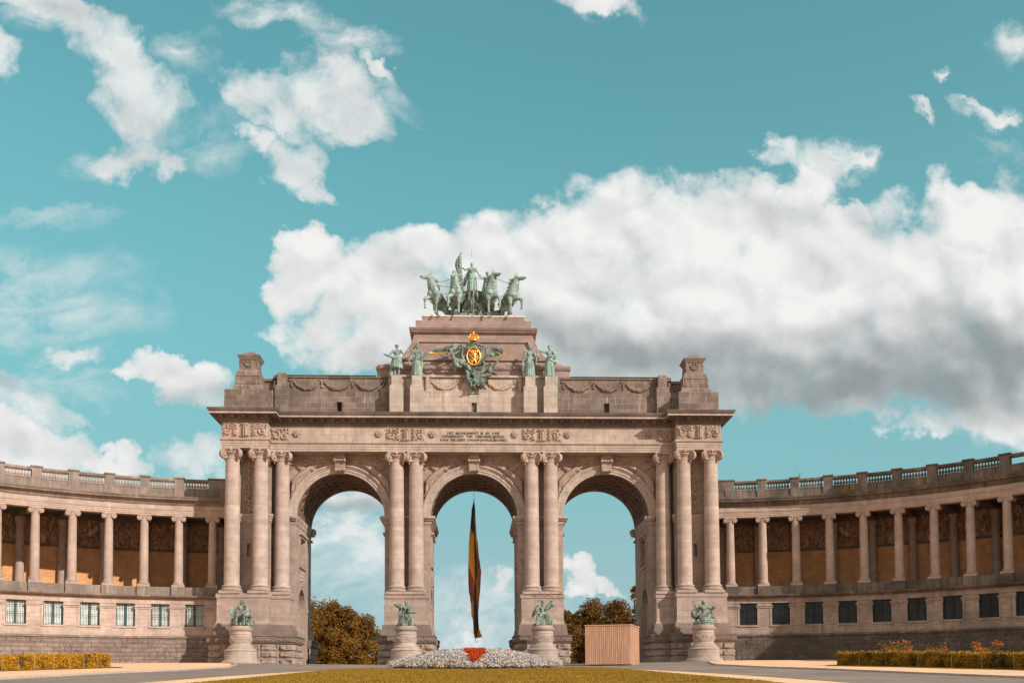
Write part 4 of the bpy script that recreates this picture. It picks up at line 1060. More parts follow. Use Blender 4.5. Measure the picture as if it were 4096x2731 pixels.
    for k in range(0, LASTI - (0 if s_ < 0 else 1)):
        a = k + .165 if k >= 0 else -.40; b = k + 1 - .165
        nb = 8 if k >= 0 else 3
        for j in range(nb):
            i = a + (b - a) * (j + .5) / nb; x, y = wpt(i, .05, s_)
            link('baluster', bm, root, (x - s_ * 42, y + 3, 19.785), -s_ * (WP0 + i * WDP))
    cme, bme, kme = make_wcolumn(M['wcol'])
    for k in cols:
        x, y = wpt(k, 0, s_); c = link('column', cme, root, (x - s_ * 42, y + 3, 0), -s_ * (WP0 + k * WDP))
        link('column_base', bme, c); link('capital', kme, c)
    fm, pm, gm = make_window(s_ < 0)
    for w_ in wins:
        x, y = wpt(w_, .40, s_); o = link('window', fm, root, (x - s_ * 42, y + 3, 4.20), -s_ * (WP0 + w_ * WDP)); link('pane', pm, o); link('grille', gm, o)
    return root
wing(-1, 'left curved stone colonnade with sunlit ochre gallery wall and white curtained windows')
wing(1, 'right curved stone colonnade, mostly in shade, with dark barred windows')
# end pavilion where the right colonnade ends, tall block outside the frame to the right
pv = empty('end_pavilion', (62, -21, 0)); tag(pv, 'tall stone pavilion closing the far end of the right colonnade', 'building')
def pblock(mb, i0, i1, d0, d1, z0, z1): return wbox(mb, i0, i1, d0, d1, z0, z1, 1)
def ppart(mb, name, mat):
    me = mb.mesh(name, mat, None, wuv(1)); me.transform(Matrix.Translation((-62, 21, 0))); return link(name, me, pv)
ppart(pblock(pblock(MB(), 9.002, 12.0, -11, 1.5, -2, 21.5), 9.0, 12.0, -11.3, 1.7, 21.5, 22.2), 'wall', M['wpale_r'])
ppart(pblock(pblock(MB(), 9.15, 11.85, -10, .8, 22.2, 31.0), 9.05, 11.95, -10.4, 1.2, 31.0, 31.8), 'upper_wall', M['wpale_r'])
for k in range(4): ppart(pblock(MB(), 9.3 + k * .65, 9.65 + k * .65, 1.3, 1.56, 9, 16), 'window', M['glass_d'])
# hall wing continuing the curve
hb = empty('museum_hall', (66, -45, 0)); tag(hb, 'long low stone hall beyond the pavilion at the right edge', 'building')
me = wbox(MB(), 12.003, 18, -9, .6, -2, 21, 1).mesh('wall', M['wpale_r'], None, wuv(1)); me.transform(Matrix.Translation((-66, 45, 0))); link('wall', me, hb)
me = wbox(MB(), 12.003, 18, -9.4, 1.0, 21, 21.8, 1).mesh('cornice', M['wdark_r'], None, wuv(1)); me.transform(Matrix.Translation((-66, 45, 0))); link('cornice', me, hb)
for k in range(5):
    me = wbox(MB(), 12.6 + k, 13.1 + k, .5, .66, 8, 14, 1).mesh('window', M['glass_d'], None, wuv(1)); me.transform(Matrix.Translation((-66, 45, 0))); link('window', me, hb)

# ------------------------------------------------------------------ figures
def hand(mb, wr, dirv, H, curl=.5):
    wr = Vector(wr); d = Vector(dirv).normalized(); side = d.cross(Vector((0, 1, 0)))
    if side.length < .1: side = d.cross(Vector((1, 0, 0)))
    side.normalize(); k = H * .9
    p = wr + d * .045 * k; mb.cap(wr, p, .020 * k, .026 * k, 7)
    for j, (o, L) in enumerate(((-.018, .040), (-.006, .047), (.006, .045), (.018, .036))):
        a = p + side * o * k; b = a + d * L * .5 * k; c = b + (d * (1 - curl) + Vector((0, -1, 0)) * curl) * L * .55 * k
        mb.cap(a, b, .0095 * k, .009 * k, 6); mb.cap(b, c, .009 * k, .0075 * k, 6)
    a = wr + d * .015 * k; mb.cap(a, a - side * .035 * k + d * .028 * k, .0105 * k, .009 * k, 6)
def head(mb, c, H, face=(0, -1, 0), hair='bun'):
    c = Vector(c); f = Vector(face).normalized(); R = f.to_track_quat('-Y', 'Z').to_matrix(); k = H
    e = lambda o, r: mb.ell(c + R @ (Vector(o) * k), [q * k for q in r], R, 9, 7)
    e((0, 0, 0), (.044, .052, .060)); e((0, -.012, -.030), (.032, .036, .034)); e((0, -.055, -.008), (.009, .012, .018))
    e((-.046, 0, -.006), (.008, .012, .018)); e((.046, 0, -.006), (.008, .012, .018)); e((0, -.044, -.036), (.016, .008, .006))
    e((-.018, -.044, .012), (.013, .008, .006)); e((.018, -.044, .012), (.013, .008, .006))
    e((0, .012, .022), (.050, .054, .052))
    if hair == 'bun': e((0, .058, .012), (.032, .03, .03)); e((0, .0, .062), (.03, .03, .018))
    if hair == 'long': e((-.04, .02, -.03), (.02, .035, .055)); e((.04, .02, -.03), (.02, .035, .055)); e((0, .04, -.03), (.04, .03, .06))
    if hair == 'helmet':
        e((0, .0, .03), (.056, .064, .050)); mb.cap(c + R @ (Vector((0, -.045, .07)) * k), c + R @ (Vector((0, .08, .03)) * k), .014 * k, .018 * k)
        e((0, -.06, .035), (.03, .02, .010))
    if hair == 'wreath':
        for j in range(12):
            a = j * math.pi / 6; e((.052 * math.cos(a), .055 * math.sin(a), .035), (.016, .016, .014))
        e((0, 0, .08), (.008, .008, .03))
    if hair == 'turban': e((0, .01, .05), (.064, .068, .034))
def body(H, armL, armR, legs=None, skirt='long', hair='bun', face=(0, -1, 0), lean=0., male=False, folds=13, seat=False, r_=None):
    """armL/armR: (elbow, hand, hand direction) in units of H; L = the viewer's left"""
    mb = MB(); V = lambda p: Vector(p) * H; r_ = r_ or random.Random(2)
    hz = .53 if not seat else .30
    up = hz - .53; W = lambda x, y, z: V((x + lean * max(0, z + up - hz), y, z + up))
    mb.ell(W(0, 0, .53), V((.098, .075, .07))); mb.cap(W(0, 0, .53), W(0, .0, .64), .085 * H, .068 * H); mb.cap(W(0, 0, .64), W(0, -.005, .74), .070 * H, .085 * H)
    mb.ell(W(0, 0, .755), V((.112 if not male else .125, .072, .078)))
    if male: mb.ell(W(-.045, -.05, .765), V((.048, .03, .034))); mb.ell(W(.045, -.05, .765), V((.048, .03, .034)))
    else: mb.ell(W(-.042, -.062, .752), V((.034, .03, .032))); mb.ell(W(.042, -.062, .752), V((.034, .03, .032)))
    mb.cap(W(-.10, 0, .805), W(.10, 0, .805), .040 * H, .040 * H); mb.cap(W(0, .0, .81), W(0, -.008, .885), .036 * H, .029 * H)
    head(mb, W(0, -.012, .935), H, face, hair)
    for s_, arm in ((-1, armL), (1, armR)):
        if not arm: continue
        sh = W(s_ * .118, 0, .800); el = V(arm[0]); ha = V(arm[1])
        if lean: el = el + V((lean * .25, 0, 0)); ha = ha + V((lean * .25, 0, 0))
        mb.ell(sh, V((.044, .042, .044))); mb.cap(sh, el, .036 * H, .027 * H); mb.cap(el, ha, .028 * H, .018 * H)
        hand(mb, ha, arm[2] if len(arm) > 2 else (ha - el), H)
    if not seat:
        lg = legs or [((-.055, -.03, .28), (-.06, .0, .045)), ((.055, -.05, .28), (.075, -.03, .045))]
        for s_, (kn, an) in zip((-1, 1), lg):
            hp = V((s_ * .052, 0, .50)); kn = V(kn); an = V(an)
            mb.cap(hp, kn, .062 * H, .042 * H); mb.cap(kn, an, .042 * H, .024 * H); mb.ell(kn + (an - kn) * .3 + V((0, .015, 0)), V((.033, .034, .06)))
            mb.cap(an, an + V((s_ * .012, -.075, -.022)), .023 * H, .017 * H); mb.ell(an + V((0, .01, -.025)), V((.022, .026, .02)))
        zt, zb = (.60, .02) if skirt == 'long' else (.60, .26)
        if skirt:
            for j in range(folds * 2):
                a = 2 * math.pi * j / (folds * 2) + r_.uniform(-.08, .08); big = j % 2
                r0 = .075 + .012 * big; r1 = (.105 if skirt == 'long' else .125) + .035 * r_.random()
                rr = (.020 + .008 * r_.random()) * (1.25 if big else .8)
                p0 = V((r0 * 1.1 * math.cos(a), r0 * .8 * math.sin(a), zt)); pm = V(((r0 + r1) / 2 * 1.12 * math.cos(a), (r0 + r1) / 2 * .95 * math.sin(a), (zt + zb) / 2 + .08)); p1 = V((r1 * 1.1 * math.cos(a + .1), r1 * math.sin(a + .1), zb + .03 * r_.random()))
                mb.chain([p0, pm, p1], [rr * H * .8, rr * H, rr * H * 1.25], 7)
            mb.cap(V((0, 0, zt)), V((0, 0, zb + .1)), .07 * H, .085 * H)
            for j in range(5):   # belt roll
                a = math.pi * (1.05 + .18 * j); b = a + .2 * math.pi
                mb.cap(V((.098 * math.cos(a), .08 * math.sin(a), zt + .01 - .02 * j)), V((.098 * math.cos(b), .08 * math.sin(b), zt - .01 - .02 * j)), .02 * H, .02 * H)
    return mb

def statue(name, label, cat, x, y, z, mb, vox=.036, mat='bronze', parts=(), group=None):
    o = empty(name, (x, y, z)); tag(o, label, cat, group)
    remesh(mb, 'body', M[mat], vox * .82, o, 1, disp=.03, dscale=.12)
    for nm, pm in parts: remesh(pm, nm, M[mat], vox * .8, o, 1)
    return o
H = 3.62; GS = 'bronze statues on the attic'
SY = -1.62
# 1: leftmost, bare-chested youth with a bundle on the left, arm out to the right
b = body(H, ((-.20, -.06, .70), (-.15, -.12, .60)), ((.23, -.02, .70), (.33, -.06, .78), (.5, 0, 1)), skirt='short', hair='wreath', face=(.3, -1, .05), male=True)
b.chain([(-.38 * H, -.3, .68 * H), (-.2 * H, -.42, .59 * H), (0, -.42, .53 * H)], [.1, .13, .10]); b.chain([(-.1 * H, .1, .55 * H), (-.15 * H, .15, .3 * H), (-.17 * H, .1, .06 * H)], [.16, .22, .28])
d = MB(); d.chain([(-.14 * H, -.3, .63 * H), (-.03 * H, -.34, .56 * H), (.09 * H, -.28, .57 * H)], [.12, .13, .1]); d.chain([(-.12 * H, -.1, .6 * H), (-.12 * H, -.15, .45 * H)], [.14, .1])
statue('statue', 'leftmost green bronze attic statue, bare-chested youth reaching his arm out towards the arch centre', 'statue', PEDX[0], SY, 31.82, b, parts=[('drapery', d)], group=GS)
# 2: helmeted woman holding a scroll-like shield
b = body(H, ((-.17, .0, .66), (-.23, -.05, .52), (0, -.1, -1)), ((.19, -.02, .68), (.15, -.14, .60)), hair='helmet', face=(.35, -1, 0))
d = MB(); d.chain([(.12 * H, -.28, .52 * H), (.29 * H, -.25, .72 * H)], [.12, .17]); d.ell((.29 * H, -.25, .72 * H), (.19, .15, .1)); d.chain([(.13 * H, -.1, .6 * H), (.15 * H, -.15, .35 * H), (.13 * H, -.1, .16 * H)], [.1, .12, .1])
statue('statue', 'helmeted green bronze woman statue carrying a rolled bundle, left of the gilded coat of arms', 'statue', PEDX[1], SY, 31.82, b, parts=[('carried_bundle', d)], group=GS)
# 3: woman holding up a staff at left and a vessel at right
b = body(H, ((-.17, -.03, .66), (-.20, -.12, .80), (0, -.1, 1)), ((.18, -.02, .68), (.17, -.14, .61)), hair='bun', face=(.15, -1, 0))
d = MB(); d.ell((.23 * H, -.4, .66 * H), (.2, .16, .17)); d.cap((.2 * H, -.35, .60 * H), (.18 * H, -.3, .4 * H), .13, .1); d.chain([(-.21 * H, .05, .62 * H), (-.22 * H, .1, .4 * H), (-.2 * H, .12, .2 * H)], [.09, .14, .16]); d.cap((-.2 * H, -.4, .84 * H), (-.17 * H, -.4, .90 * H), .05, .09)
statue('statue', 'green bronze woman statue holding a round vessel, right of the gilded coat of arms', 'statue', PEDX[2], SY, 31.82, b, parts=[('vessel', d)], group=GS)
# 4: turbaned, arm stretched to the left with a twig
b = body(H, ((-.22, -.04, .80), (-.33, -.08, .84), (-1, 0, .5)), ((.16, -.08, .67), (-.02, -.16, .64), (-1, 0, -.2)), hair='turban', face=(-.3, -1, -.05))
d = MB(); d.cap((-.35 * H, -.3, .85 * H), (-.41 * H, -.32, .97 * H), .035, .03); d.cap((-.41 * H, -.32, .97 * H), (-.44 * H, -.3, 1.0 * H), .07, .03); d.chain([(.1 * H, -.2, .78 * H), (.2 * H, -.1, .70 * H), (.16 * H, -.15, .6 * H)], [.15, .17, .13]); d.chain([(-.1 * H, -.25, .6 * H), (.08 * H, -.3, .5 * H), (.2 * H, -.2, .46 * H)], [.12, .14, .1]); d.chain([(.12 * H, 0, .6 * H), (.15 * H, .05, .4 * H)], [.14, .16])
statue('statue', 'rightmost green bronze attic statue, turbaned and cloaked with an arm stretched out to the left', 'statue', PEDX[3], SY, 31.82, b, parts=[('cloak', d)], group=GS)

# ------------------------------------------------------------------ quadriga
def horse(turn, raise_side, S_=1.0):
    """rearing-headed horse facing -y, about 4.6 m to the poll"""
    mb = MB(); E_ = mb.ell; Cc = mb.cap
    E_((0, -.15, 2.35), (.62, .78, .74)); E_((0, .9, 2.05), (.60, .95, .66)); E_((0, 1.9, 2.05), (.64, .72, .72))
    Cc((0, -.1, 2.4), (0, 1.9, 2.1), .60, .60, 12)
    E_((-.24, -.72, 2.35), (.28, .24, .34)); E_((.24, -.72, 2.35), (.28, .24, .34))
    nx = turn * .22
    Cc((0, -.35, 2.75), (nx * .7, -.65, 3.45), .52, .36, 12); Cc((nx * .7, -.65, 3.45), (nx, -.75, 4.05), .36, .27, 12)
    h0 = Vector((nx, -.78, 4.15)); hd = Vector((turn * .62, -.62, -.06)).normalized() if abs(turn) > .5 else Vector((turn * .5, -.75, -.42)).normalized()
    E_(h0, (.26, .28, .27)); Cc(h0, h0 + hd * .55, .24, .17, 10); Cc(h0 + hd * .5, h0 + hd * .86, .15, .13, 10); Cc(h0 + hd * .3 - Vector((0, 0, .13)), h0 + hd * .72 - Vector((0, 0, .2)), .12, .08, 8)
    E_(h0 + hd * .9 + Vector((0, 0, .02)), (.13, .13, .12))
    for k in (-1, 1): Cc(h0 + Vector((k * .13, .05, .18)), h0 + Vector((k * .16, 0, .42)), .075, .035, 6)
    Cc(h0 + Vector((0, 0, .25)), h0 + Vector((0, .02, .52)), .09, .05, 6)
    r_ = random.Random(int(turn * 10) + 40)
    for k in range(16):
        t = k / 15; p = Vector((0, -.1, 3.0)).lerp(Vector((nx, -.5, 4.2)), t); sd = -1 if turn > 0 else 1
        Cc(p, p + Vector((sd * (.35 + .2 * r_.random()), .1 + .1 * r_.random(), -.1 + .25 * r_.random())), .13, .05, 6)
    # front legs: one raised and bent, one planted
    a = raise_side
    Cc((a * .34, -.5, 2.05), (a * .58, -1.1, 1.62), .26, .17, 9); Cc((a * .58, -1.1, 1.62), (a * .62, -1.05, .95), .14, .09, 8); E_((a * .58, -1.12, 1.62), (.15, .15, .15)); Cc((a * .62, -1.05, .95), (a * .60, -1.0, .72), .09, .08, 8); E_((a * .60, -1.02, .66), (.13, .15, .12))
    Cc((-a * .32, -.45, 2.05), (-a * .30, -.55, 1.22), .27, .14, 9); E_((-a * .30, -.57, 1.2), (.14, .14, .15)); Cc((-a * .30, -.55, 1.2), (-a * .28, -.5, .32), .115, .09, 8); Cc((-a * .28, -.5, .32), (-a * .28, -.6, .12), .09, .1, 8); E_((-a * .28, -.64, .08), (.14, .17, .1))
    for k, yy in ((-1, 1.75), (1, 2.15)):
        Cc((k * .36, yy, 2.0), (k * .42, yy - .28, 1.42), .42, .24, 9); Cc((k * .42, yy - .28, 1.42), (k * .40, yy + .18, .95), .20, .125, 9); E_((k * .40, yy + .18, .95), (.13, .16, .15))
        Cc((k * .40, yy + .16, .92), (k * .38, yy + .02, .3), .115, .09, 8); E_((k * .38, yy - .06, .09), (.14, .18, .1))
    Cc((0, 2.5, 2.35), (.1, 2.95, 1.9), .14, .2, 8); Cc((.1, 2.95, 1.9), (.15, 3.05, .9), .2, .1, 8)
    return mb
Q = empty('quadriga_sculpture', (0, 1.2, 39.6)); tag(Q, 'green bronze chariot group with four horses, standing figure and banner crowning the arch', 'sculpture')
def qtag(o, l): o['label'] = l; return o
hx = ((-4.38, -.75, -1, 'outer left bronze horse with its head turned to the left'), (-1.98, -.25, -1, 'inner left bronze horse facing forward'), (1.98, .45, 1, 'inner right bronze horse facing forward'), (4.38, .75, 1, 'outer right bronze horse with its head turned to the right'))
tm = {}
for k, (x, turn, rs, lab) in enumerate(hx):
    m_ = horse(turn * 1.3, rs); ang = -turn * .45
    o = remesh(m_, 'horse', M['bronze'], .052, Q, 1, disp=.02, dscale=.3); o.location = (x, -.6 if abs(x) > 3 else -.9, 0); o.rotation_euler = (0, 0, -ang * (-1 if 0 else 1)); o['label'] = lab
    o.scale = (1.28, 1.05, 1.0) if abs(x) > 3 else (1.30, 1.0, 1.05)
    hn = MB()
    for q in range(20):
        a0, a1 = math.pi * 2 * q / 20, math.pi * 2 * (q + 1) / 20
        hn.cap((.64 * math.cos(a0), .35, 2.2 + .70 * math.sin(a0)), (.64 * math.cos(a1), .35, 2.2 + .70 * math.sin(a1)), .035, .035, 5)
    hn.chain([(-.5, -.1, 2.9), (-.3, -.78, 2.7), (0, -.86, 2.62), (.3, -.78, 2.7), (.5, -.1, 2.9)], [.04] * 5, 5)
    hn.build('harness', M['bronze_d'], o, 180)
# chariot
c = MB(); prof = [(1.35, .9), (1.5, 1.1), (1.45, 1.6), (1.35, 2.3), (1.42, 2.95), (1.52, 3.05), (1.42, 3.1), (1.3, 3.0)]
c.lathe(prof, 0, 0, 26, math.pi * .95, math.pi * 2.05, capped=False, sy=.9); c.box(-1.3, 1.3, -.9, 1.6, .85, 1.0)
ch = c.build('chariot', M['bronze_d'], Q, 40); ch.location = (0, .9, 0); ch.data.materials[0] = M['bronze_m']
for s_ in (-1, 1):
    w = MB()
    for k in range(24):
        a0, a1 = math.pi * 2 * k / 24, math.pi * 2 * (k + 1) / 24
        w.cap((s_ * 1.75, .9 + .95 * math.cos(a0), 1. + .95 * math.sin(a0)), (s_ * 1.75, .9 + .95 * math.cos(a1), 1. + .95 * math.sin(a1)), .1, .1, 6)
    for k in range(8):
        a = math.pi * k / 4; w.cap((s_ * 1.75, .9, 1.), (s_ * 1.75, .9 + .9 * math.cos(a), 1. + .9 * math.sin(a)), .09, .05, 5)
    w.build('wheel', M['bronze_d'], Q, 60)
g = MB(); r_ = random.Random(12)
for k in range(44):
    an = math.pi * (1.1 + .8 * r_.random()); g.ell((1.45 * math.cos(an), .9 + 1.33 * math.sin(an), 1.9 + .9 * r_.random()), (.15, .12, .16), n=7, m=5)
for x in (-.42, .42): g.cap((x, -.5, 2.7), (x * 1.3, -.5, 1.9), .16, .12)
g.cap((0, -.75, 2.9), (0, -.9, .1), .11, .09); g.ell((0, -.5, 2.85), (.25, .2, .25)); g.lathe([(1.48, .55), (1.52, .7), (1.48, .8)], 0, .9, 24); g.box(-1.9, 1.9, -.3, 2.2, .02, .5)
for sx_ in (-1, 1):
    g.chain([(sx_ * 3.4, 1.6, 1.5), (sx_ * 2.9, 1.3, 1.1), (sx_ * 2.3, .9, .9), (sx_ * 1.6, .6, .7)], [.3, .34, .34, .3]); g.chain([(sx_ * 3.6, 1.2, .3), (sx_ * 2.6, .9, .35), (sx_ * 1.8, .6, .4)], [.2, .3, .3])
    g.chain([(sx_ * 2.1, 1.2, 2.2), (sx_ * 2.2, 1.2, 3.1), (sx_ * 2.0, 1.1, 3.7)], [.3, .22, .12])
remesh(g, 'chariot_ornament', M['bronze_m'], .06, Q, 1)
Hc = 3.75
b = body(Hc, ((-.20, -.02, .76), (-.33, -.02, .84), (-.3, 0, 1)), ((.17, -.02, .69), (.22, -.08, .58), (1, 0, -.4)), hair='bun', face=(-.15, -1, .1), lean=-.02)
b.chain([(-.1 * Hc, .25, .75 * Hc), (-.2 * Hc, .45, .55 * Hc), (-.24 * Hc, .5, .35 * Hc)], [.14, .24, .16]); b.chain([(.05 * Hc, .2, .5 * Hc), (.0, .3, .2 * Hc), (-.05 * Hc, .25, 0)], [.2, .3, .35])
o = remesh(b, 'standing_woman', M['bronze'], .045, Q, 2, disp=.02, dscale=.2); o.location = (-.12, .75, 3.05); o['label'] = 'bronze woman standing in the chariot holding a banner'
f = MB(); x0 = -1.45
f.cap((x0 + .12, .75, 1.2), (x0 + .06, .75, 7.6), .05, .045, 6)
f.chain([(x0 + .06, .75, 8.0), (x0 - .05, .8, 7.6), (x0 - .35, .85, 7.1), (x0 - .48, .9, 6.5), (x0 - .25, .85, 5.8), (x0 + .02, .8, 5.2)], [.06, .16, .22, .2, .22, .24], 8)
f.chain([(x0 + .04, .7, 7.9), (x0 - .12, .75, 7.2), (x0 - .1, .72, 6.4), (x0, .75, 5.4), (x0 + .08, .75, 4.4), (x0 + .22, .8, 3.6), (x0 + .42, .8, 3.1)], [.08, .14, .16, .2, .24, .22, .1], 8)
f.chain([(x0 - .15, .85, 5.4), (x0 - .1, .9, 4.4), (x0 - .0, .9, 3.4), (x0 + .1, .9, 2.7)], [.2, .2, .24, .18], 8)
o = remesh(f, 'banner', M['bronze_m'], .05, Q, 1, disp=.03, dscale=.2); o['label'] = 'furled bronze banner on its pole, highest piece of the group'
Hm = 3.35
b = body(Hm, ((-.2, -.04, .78), (-.27, -.1, .80), (-1, -.2, 0)), ((.17, -.1, .70), (.12, -.2, .62)), skirt='short', hair='wreath', face=(.35, -1, 0), male=True)
b.chain([(-.1 * Hm, .2, .7 * Hm), (-.14 * Hm, .3, .35 * Hm), (-.16 * Hm, .3, .1 * Hm)], [.12, .2, .2])
o = remesh(b, 'male_companion', M['bronze'], .045, Q, 2, disp=.02, dscale=.2); o.location = (1.62, .5, 2.55 - .3); o['label'] = 'bare-chested bronze man beside the right inner horse'
rn = MB()
def rope(mb, pts, r=.03):
    mb.tube(pts, r, 5)
def sag(a, b, d, n=8):
    a, b = Vector(a), Vector(b); return [a.lerp(b, i / n) + Vector((0, 0, -d * (1 - (2 * i / n - 1) ** 2))) for i in range(n + 1)]
for a, b_, d_ in (((-4.3, -1.4, 3.62), (-2.2, -1.8, 4.0), .2), ((-4.2, -1.2, 3.4), (-2.3, -1.3, 3.2), .18), ((-4.1, -1.1, 2.35), (-2.5, -1.4, 2.45), .16), ((2.5, -1.8, 4.02), (4.35, -1.3, 3.6), .15), ((2.5, -1.3, 2.15), (4.0, -1.0, 2.3), .12), ((4.3, -1, 3.4), (3.1, -.5, 2.2), .05), ((-1.6, -1.5, 3.9), (.0, .4, 5.0), .2), ((1.8, -1.5, 3.9), (.2, .4, 4.9), .1)):
    rope(rn, sag(a, b_, d_))
rn.build('reins', M['bronze_d'], Q, 60)
sp_ = MB()
for x, h in ((-4.8, 4.9), (-2.1, 4.9), (2.3, 4.9), (5.0, 4.8), (-.2, 7.25)): sp_.box(x - .012, x + .012, -.9, -.876, h - .5, h + .25)
sp_.build('lightning_spikes', M['iron'], Q)

# ------------------------------------------------------------------ gilded coat of arms
CA = empty('coat_of_arms', (0, -1.2, 34.1)); tag(CA, 'green bronze cartouche with gilded oval lion shield, crown, winged trumpeters and drapery', 'coat of arms')
def P3(px, py, y=0.): # pixel of the close-up (2091 wide, 5.2275 px per photo px) to local metres
    return ((px - 1020) * .00520, y, (660 - py) * .00520)
def ovl(mb, cx, cz, rx, rz, y, r, n=30, a0=0, a1=2 * math.pi):
    for k in range(n):
        a, b = a0 + (a1 - a0) * k / n, a0 + (a1 - a0) * (k + 1) / n
        mb.cap((cx + rx * math.cos(a), y, cz + rz * math.sin(a)), (cx + rx * math.cos(b), y, cz + rz * math.sin(b)), r, r, 7)
sh = MB(); ovl(sh, 0, .05, .72, 1.0, -.60, .085); sh.build('shield_rim', M['gold'], CA, 180)
fd = MB(); fd.ell((0, -.42, .05), (.66, .16, .95), n=24, m=16); fd.build('shield_field', M['bronze_d'], CA, 180)
ln = MB(); L_ = lambda pts, rs: ln.chain([P3(x, y, -.60) for x, y in pts], rs, 8)
L_([(985, 560), (1040, 600), (1050, 680), (1010, 760)], [.15, .17, .15, .12]); L_([(965, 545), (930, 530)], [.13, .09]); L_([(1000, 520), (1050, 530)], [.1, .08])
L_([(1000, 620), (940, 625), (925, 600)], [.09, .07, .05]); L_([(1010, 580), (945, 570)], [.08, .05]); L_([(1000, 690), (950, 650)], [.08, .05])
L_([(1010, 740), (975, 790), (985, 820)], [.12, .09, .06]); L_([(1040, 720), (1070, 770), (1060, 810)], [.12, .08, .06]); L_([(1060, 700), (1100, 720), (1110, 660), (1080, 610), (1100, 560), (1090, 530)], [.05, .05, .045, .045, .06, .07])
L_([(960, 740), (940, 760)], [.06, .04]); L_([(1050, 560), (1075, 545)], [.06, .04]); L_([(980, 830), (1080, 830)], [.05, .05])
remesh(ln, 'lion', M['gold'], .028, CA, 1)
cr = MB()
cr.lathe([(.42, 0), (.46, .03), (.44, .12), (.47, .15)], 0, -.45, 18)
for k in range(8):
    a = k * math.pi / 4; q = [(.42 * math.cos(a), -.45 + .42 * math.sin(a), .15), (.56 * math.cos(a), -.45 + .56 * math.sin(a), .5), (.40 * math.cos(a), -.45 + .40 * math.sin(a), .78), (.08 * math.cos(a), -.45 + .08 * math.sin(a), .80)]
    cr.chain(q, [.07, .075, .06, .06], 6); cr.ell((.46 * math.cos(a + .39), -.45 + .46 * math.sin(a + .39), .3), (.09, .09, .12), n=6, m=5)
cr.ell((0, -.45, .92), (.12, .12, .12)); cr.cap((0, -.45, .95), (0, -.45, 1.2), .045, .04); cr.cap((-.1, -.45, 1.1), (.1, -.45, 1.1), .035, .035)
co = remesh(cr, 'crown', M['gold'], .035, CA, 1); co.location = P3(1020, 325)
sc2 = MB()
Z_ = lambda pts, rs, y=-.45: sc2.chain([P3(a, b, y) for a, b in pts], rs, 8)
Z_([(1180, 470), (1230, 500), (1250, 450), (1200, 415), (1280, 440), (1300, 560), (1280, 660), (1200, 760), (1150, 820)], [.09, .08, .08, .1, .12, .14, .13, .12, .1])
Z_([(860, 470), (800, 440), (760, 400), (780, 500), (760, 600), (800, 720), (880, 800)], [.12, .14, .12, .16, .18, .17, .12])
Z_([(870, 400), (930, 370), (1020, 345), (1110, 375), (1170, 400)], [.12, .14, .17, .14, .12]); Z_([(980, 430), (1060, 430)], [.15, .15])
sc2.ell((0, -.2, .1), (1.0, .22, 1.3), n=20, m=12); sc2.ell((0, -.3, 1.1), (.85, .25, .5))
Z_([(1230, 720), (1250, 850), (1200, 950), (1230, 1080)], [.13, .12, .13, .08])
Z_([(900, 850), (1000, 900), (1100, 900), (1200, 880)], [.1, .12, .12, .08]); Z_([(620, 610), (700, 640), (770, 700)], [.05, .05, .05])
remesh(sc2, 'cartouche', M['bronze_d'], .05, CA, 1)
for nm, fs_ in (('wing', [((720, 400), (640, 400), (560, 420), (460, 460)), ((700, 430), (600, 470), (500, 500), (340, 500), (150, 540)), ((640, 470), (520, 520), (360, 520), (200, 560)), ((440, 460), (450, 580), (430, 610))]),
                ('wing', [((1300, 480), (1420, 450), (1540, 460), (1650, 530)), ((1300, 510), (1420, 480), (1540, 500), (1640, 570)), ((1310, 545), (1420, 520), (1500, 570), (1570, 600)), ((1320, 580), (1420, 560), (1500, 620)), ((1330, 610), (1400, 600), (1440, 640))])):
    w = MB(); r_ = random.Random(4)
    for pts in fs_:
        w.chain([P3(a, b, -.35 - .1 * i) for i, (a, b) in enumerate(pts)], [.16] + [.15] * (len(pts) - 2) + [.08], 8)
        for a, b in zip(pts, pts[1:]):
            for k in range(4):
                x = a[0] + (b[0] - a[0]) * k / 4; y = a[1] + (b[1] - a[1]) * k / 4
                w.cap(P3(x, y, -.5), P3(x + (b[0] - a[0]) * .25, y + 46, -.42), .05, .03, 5)
    remesh(w, nm, M['bronze_m'], .042, CA, 1)
def angel(chains, hd, name, lab, Hh=3.0):
    a = MB()
    for pts, rs in chains: a.chain([P3(x, y, yy) for x, y, yy in pts], rs, 9)
    c_ = P3(*hd); head(a, c_, Hh, (-.4 if hd[0] < 1020 else .3, -1, .1), 'long')
    o = remesh(a, name, M['bronze_m'], .04, CA, 2, disp=.03, dscale=.15); o['label'] = lab
angel([([(560, 620, -.8), (600, 720, -.8), (660, 780, -.7)], [.24, .27, .24]), ([(500, 660, -.85), (400, 690, -.95), (320, 640, -1.0), (290, 600, -1.0)], [.12, .11, .09, .06]),
       ([(600, 600, -.6), (680, 560, -.5), (760, 480, -.4)], [.12, .12, .1]), ([(660, 760, -.7), (780, 820, -.6), (900, 900, -.5), (1010, 980, -.4)], [.30, .30, .22, .1]),
       ([(700, 740, -.6), (820, 780, -.5), (930, 860, -.5)], [.25, .22, .12]), ([(620, 800, -.8), (650, 870, -.8), (750, 900, -.8)], [.26, .25, .1]), ([(590, 780, -.6), (580, 880, -.5), (640, 940, -.5)], [.15, .15, .1])],
      (535, 540, -.8), 'left_trumpeter', 'bronze trumpeting figure left of the shield')
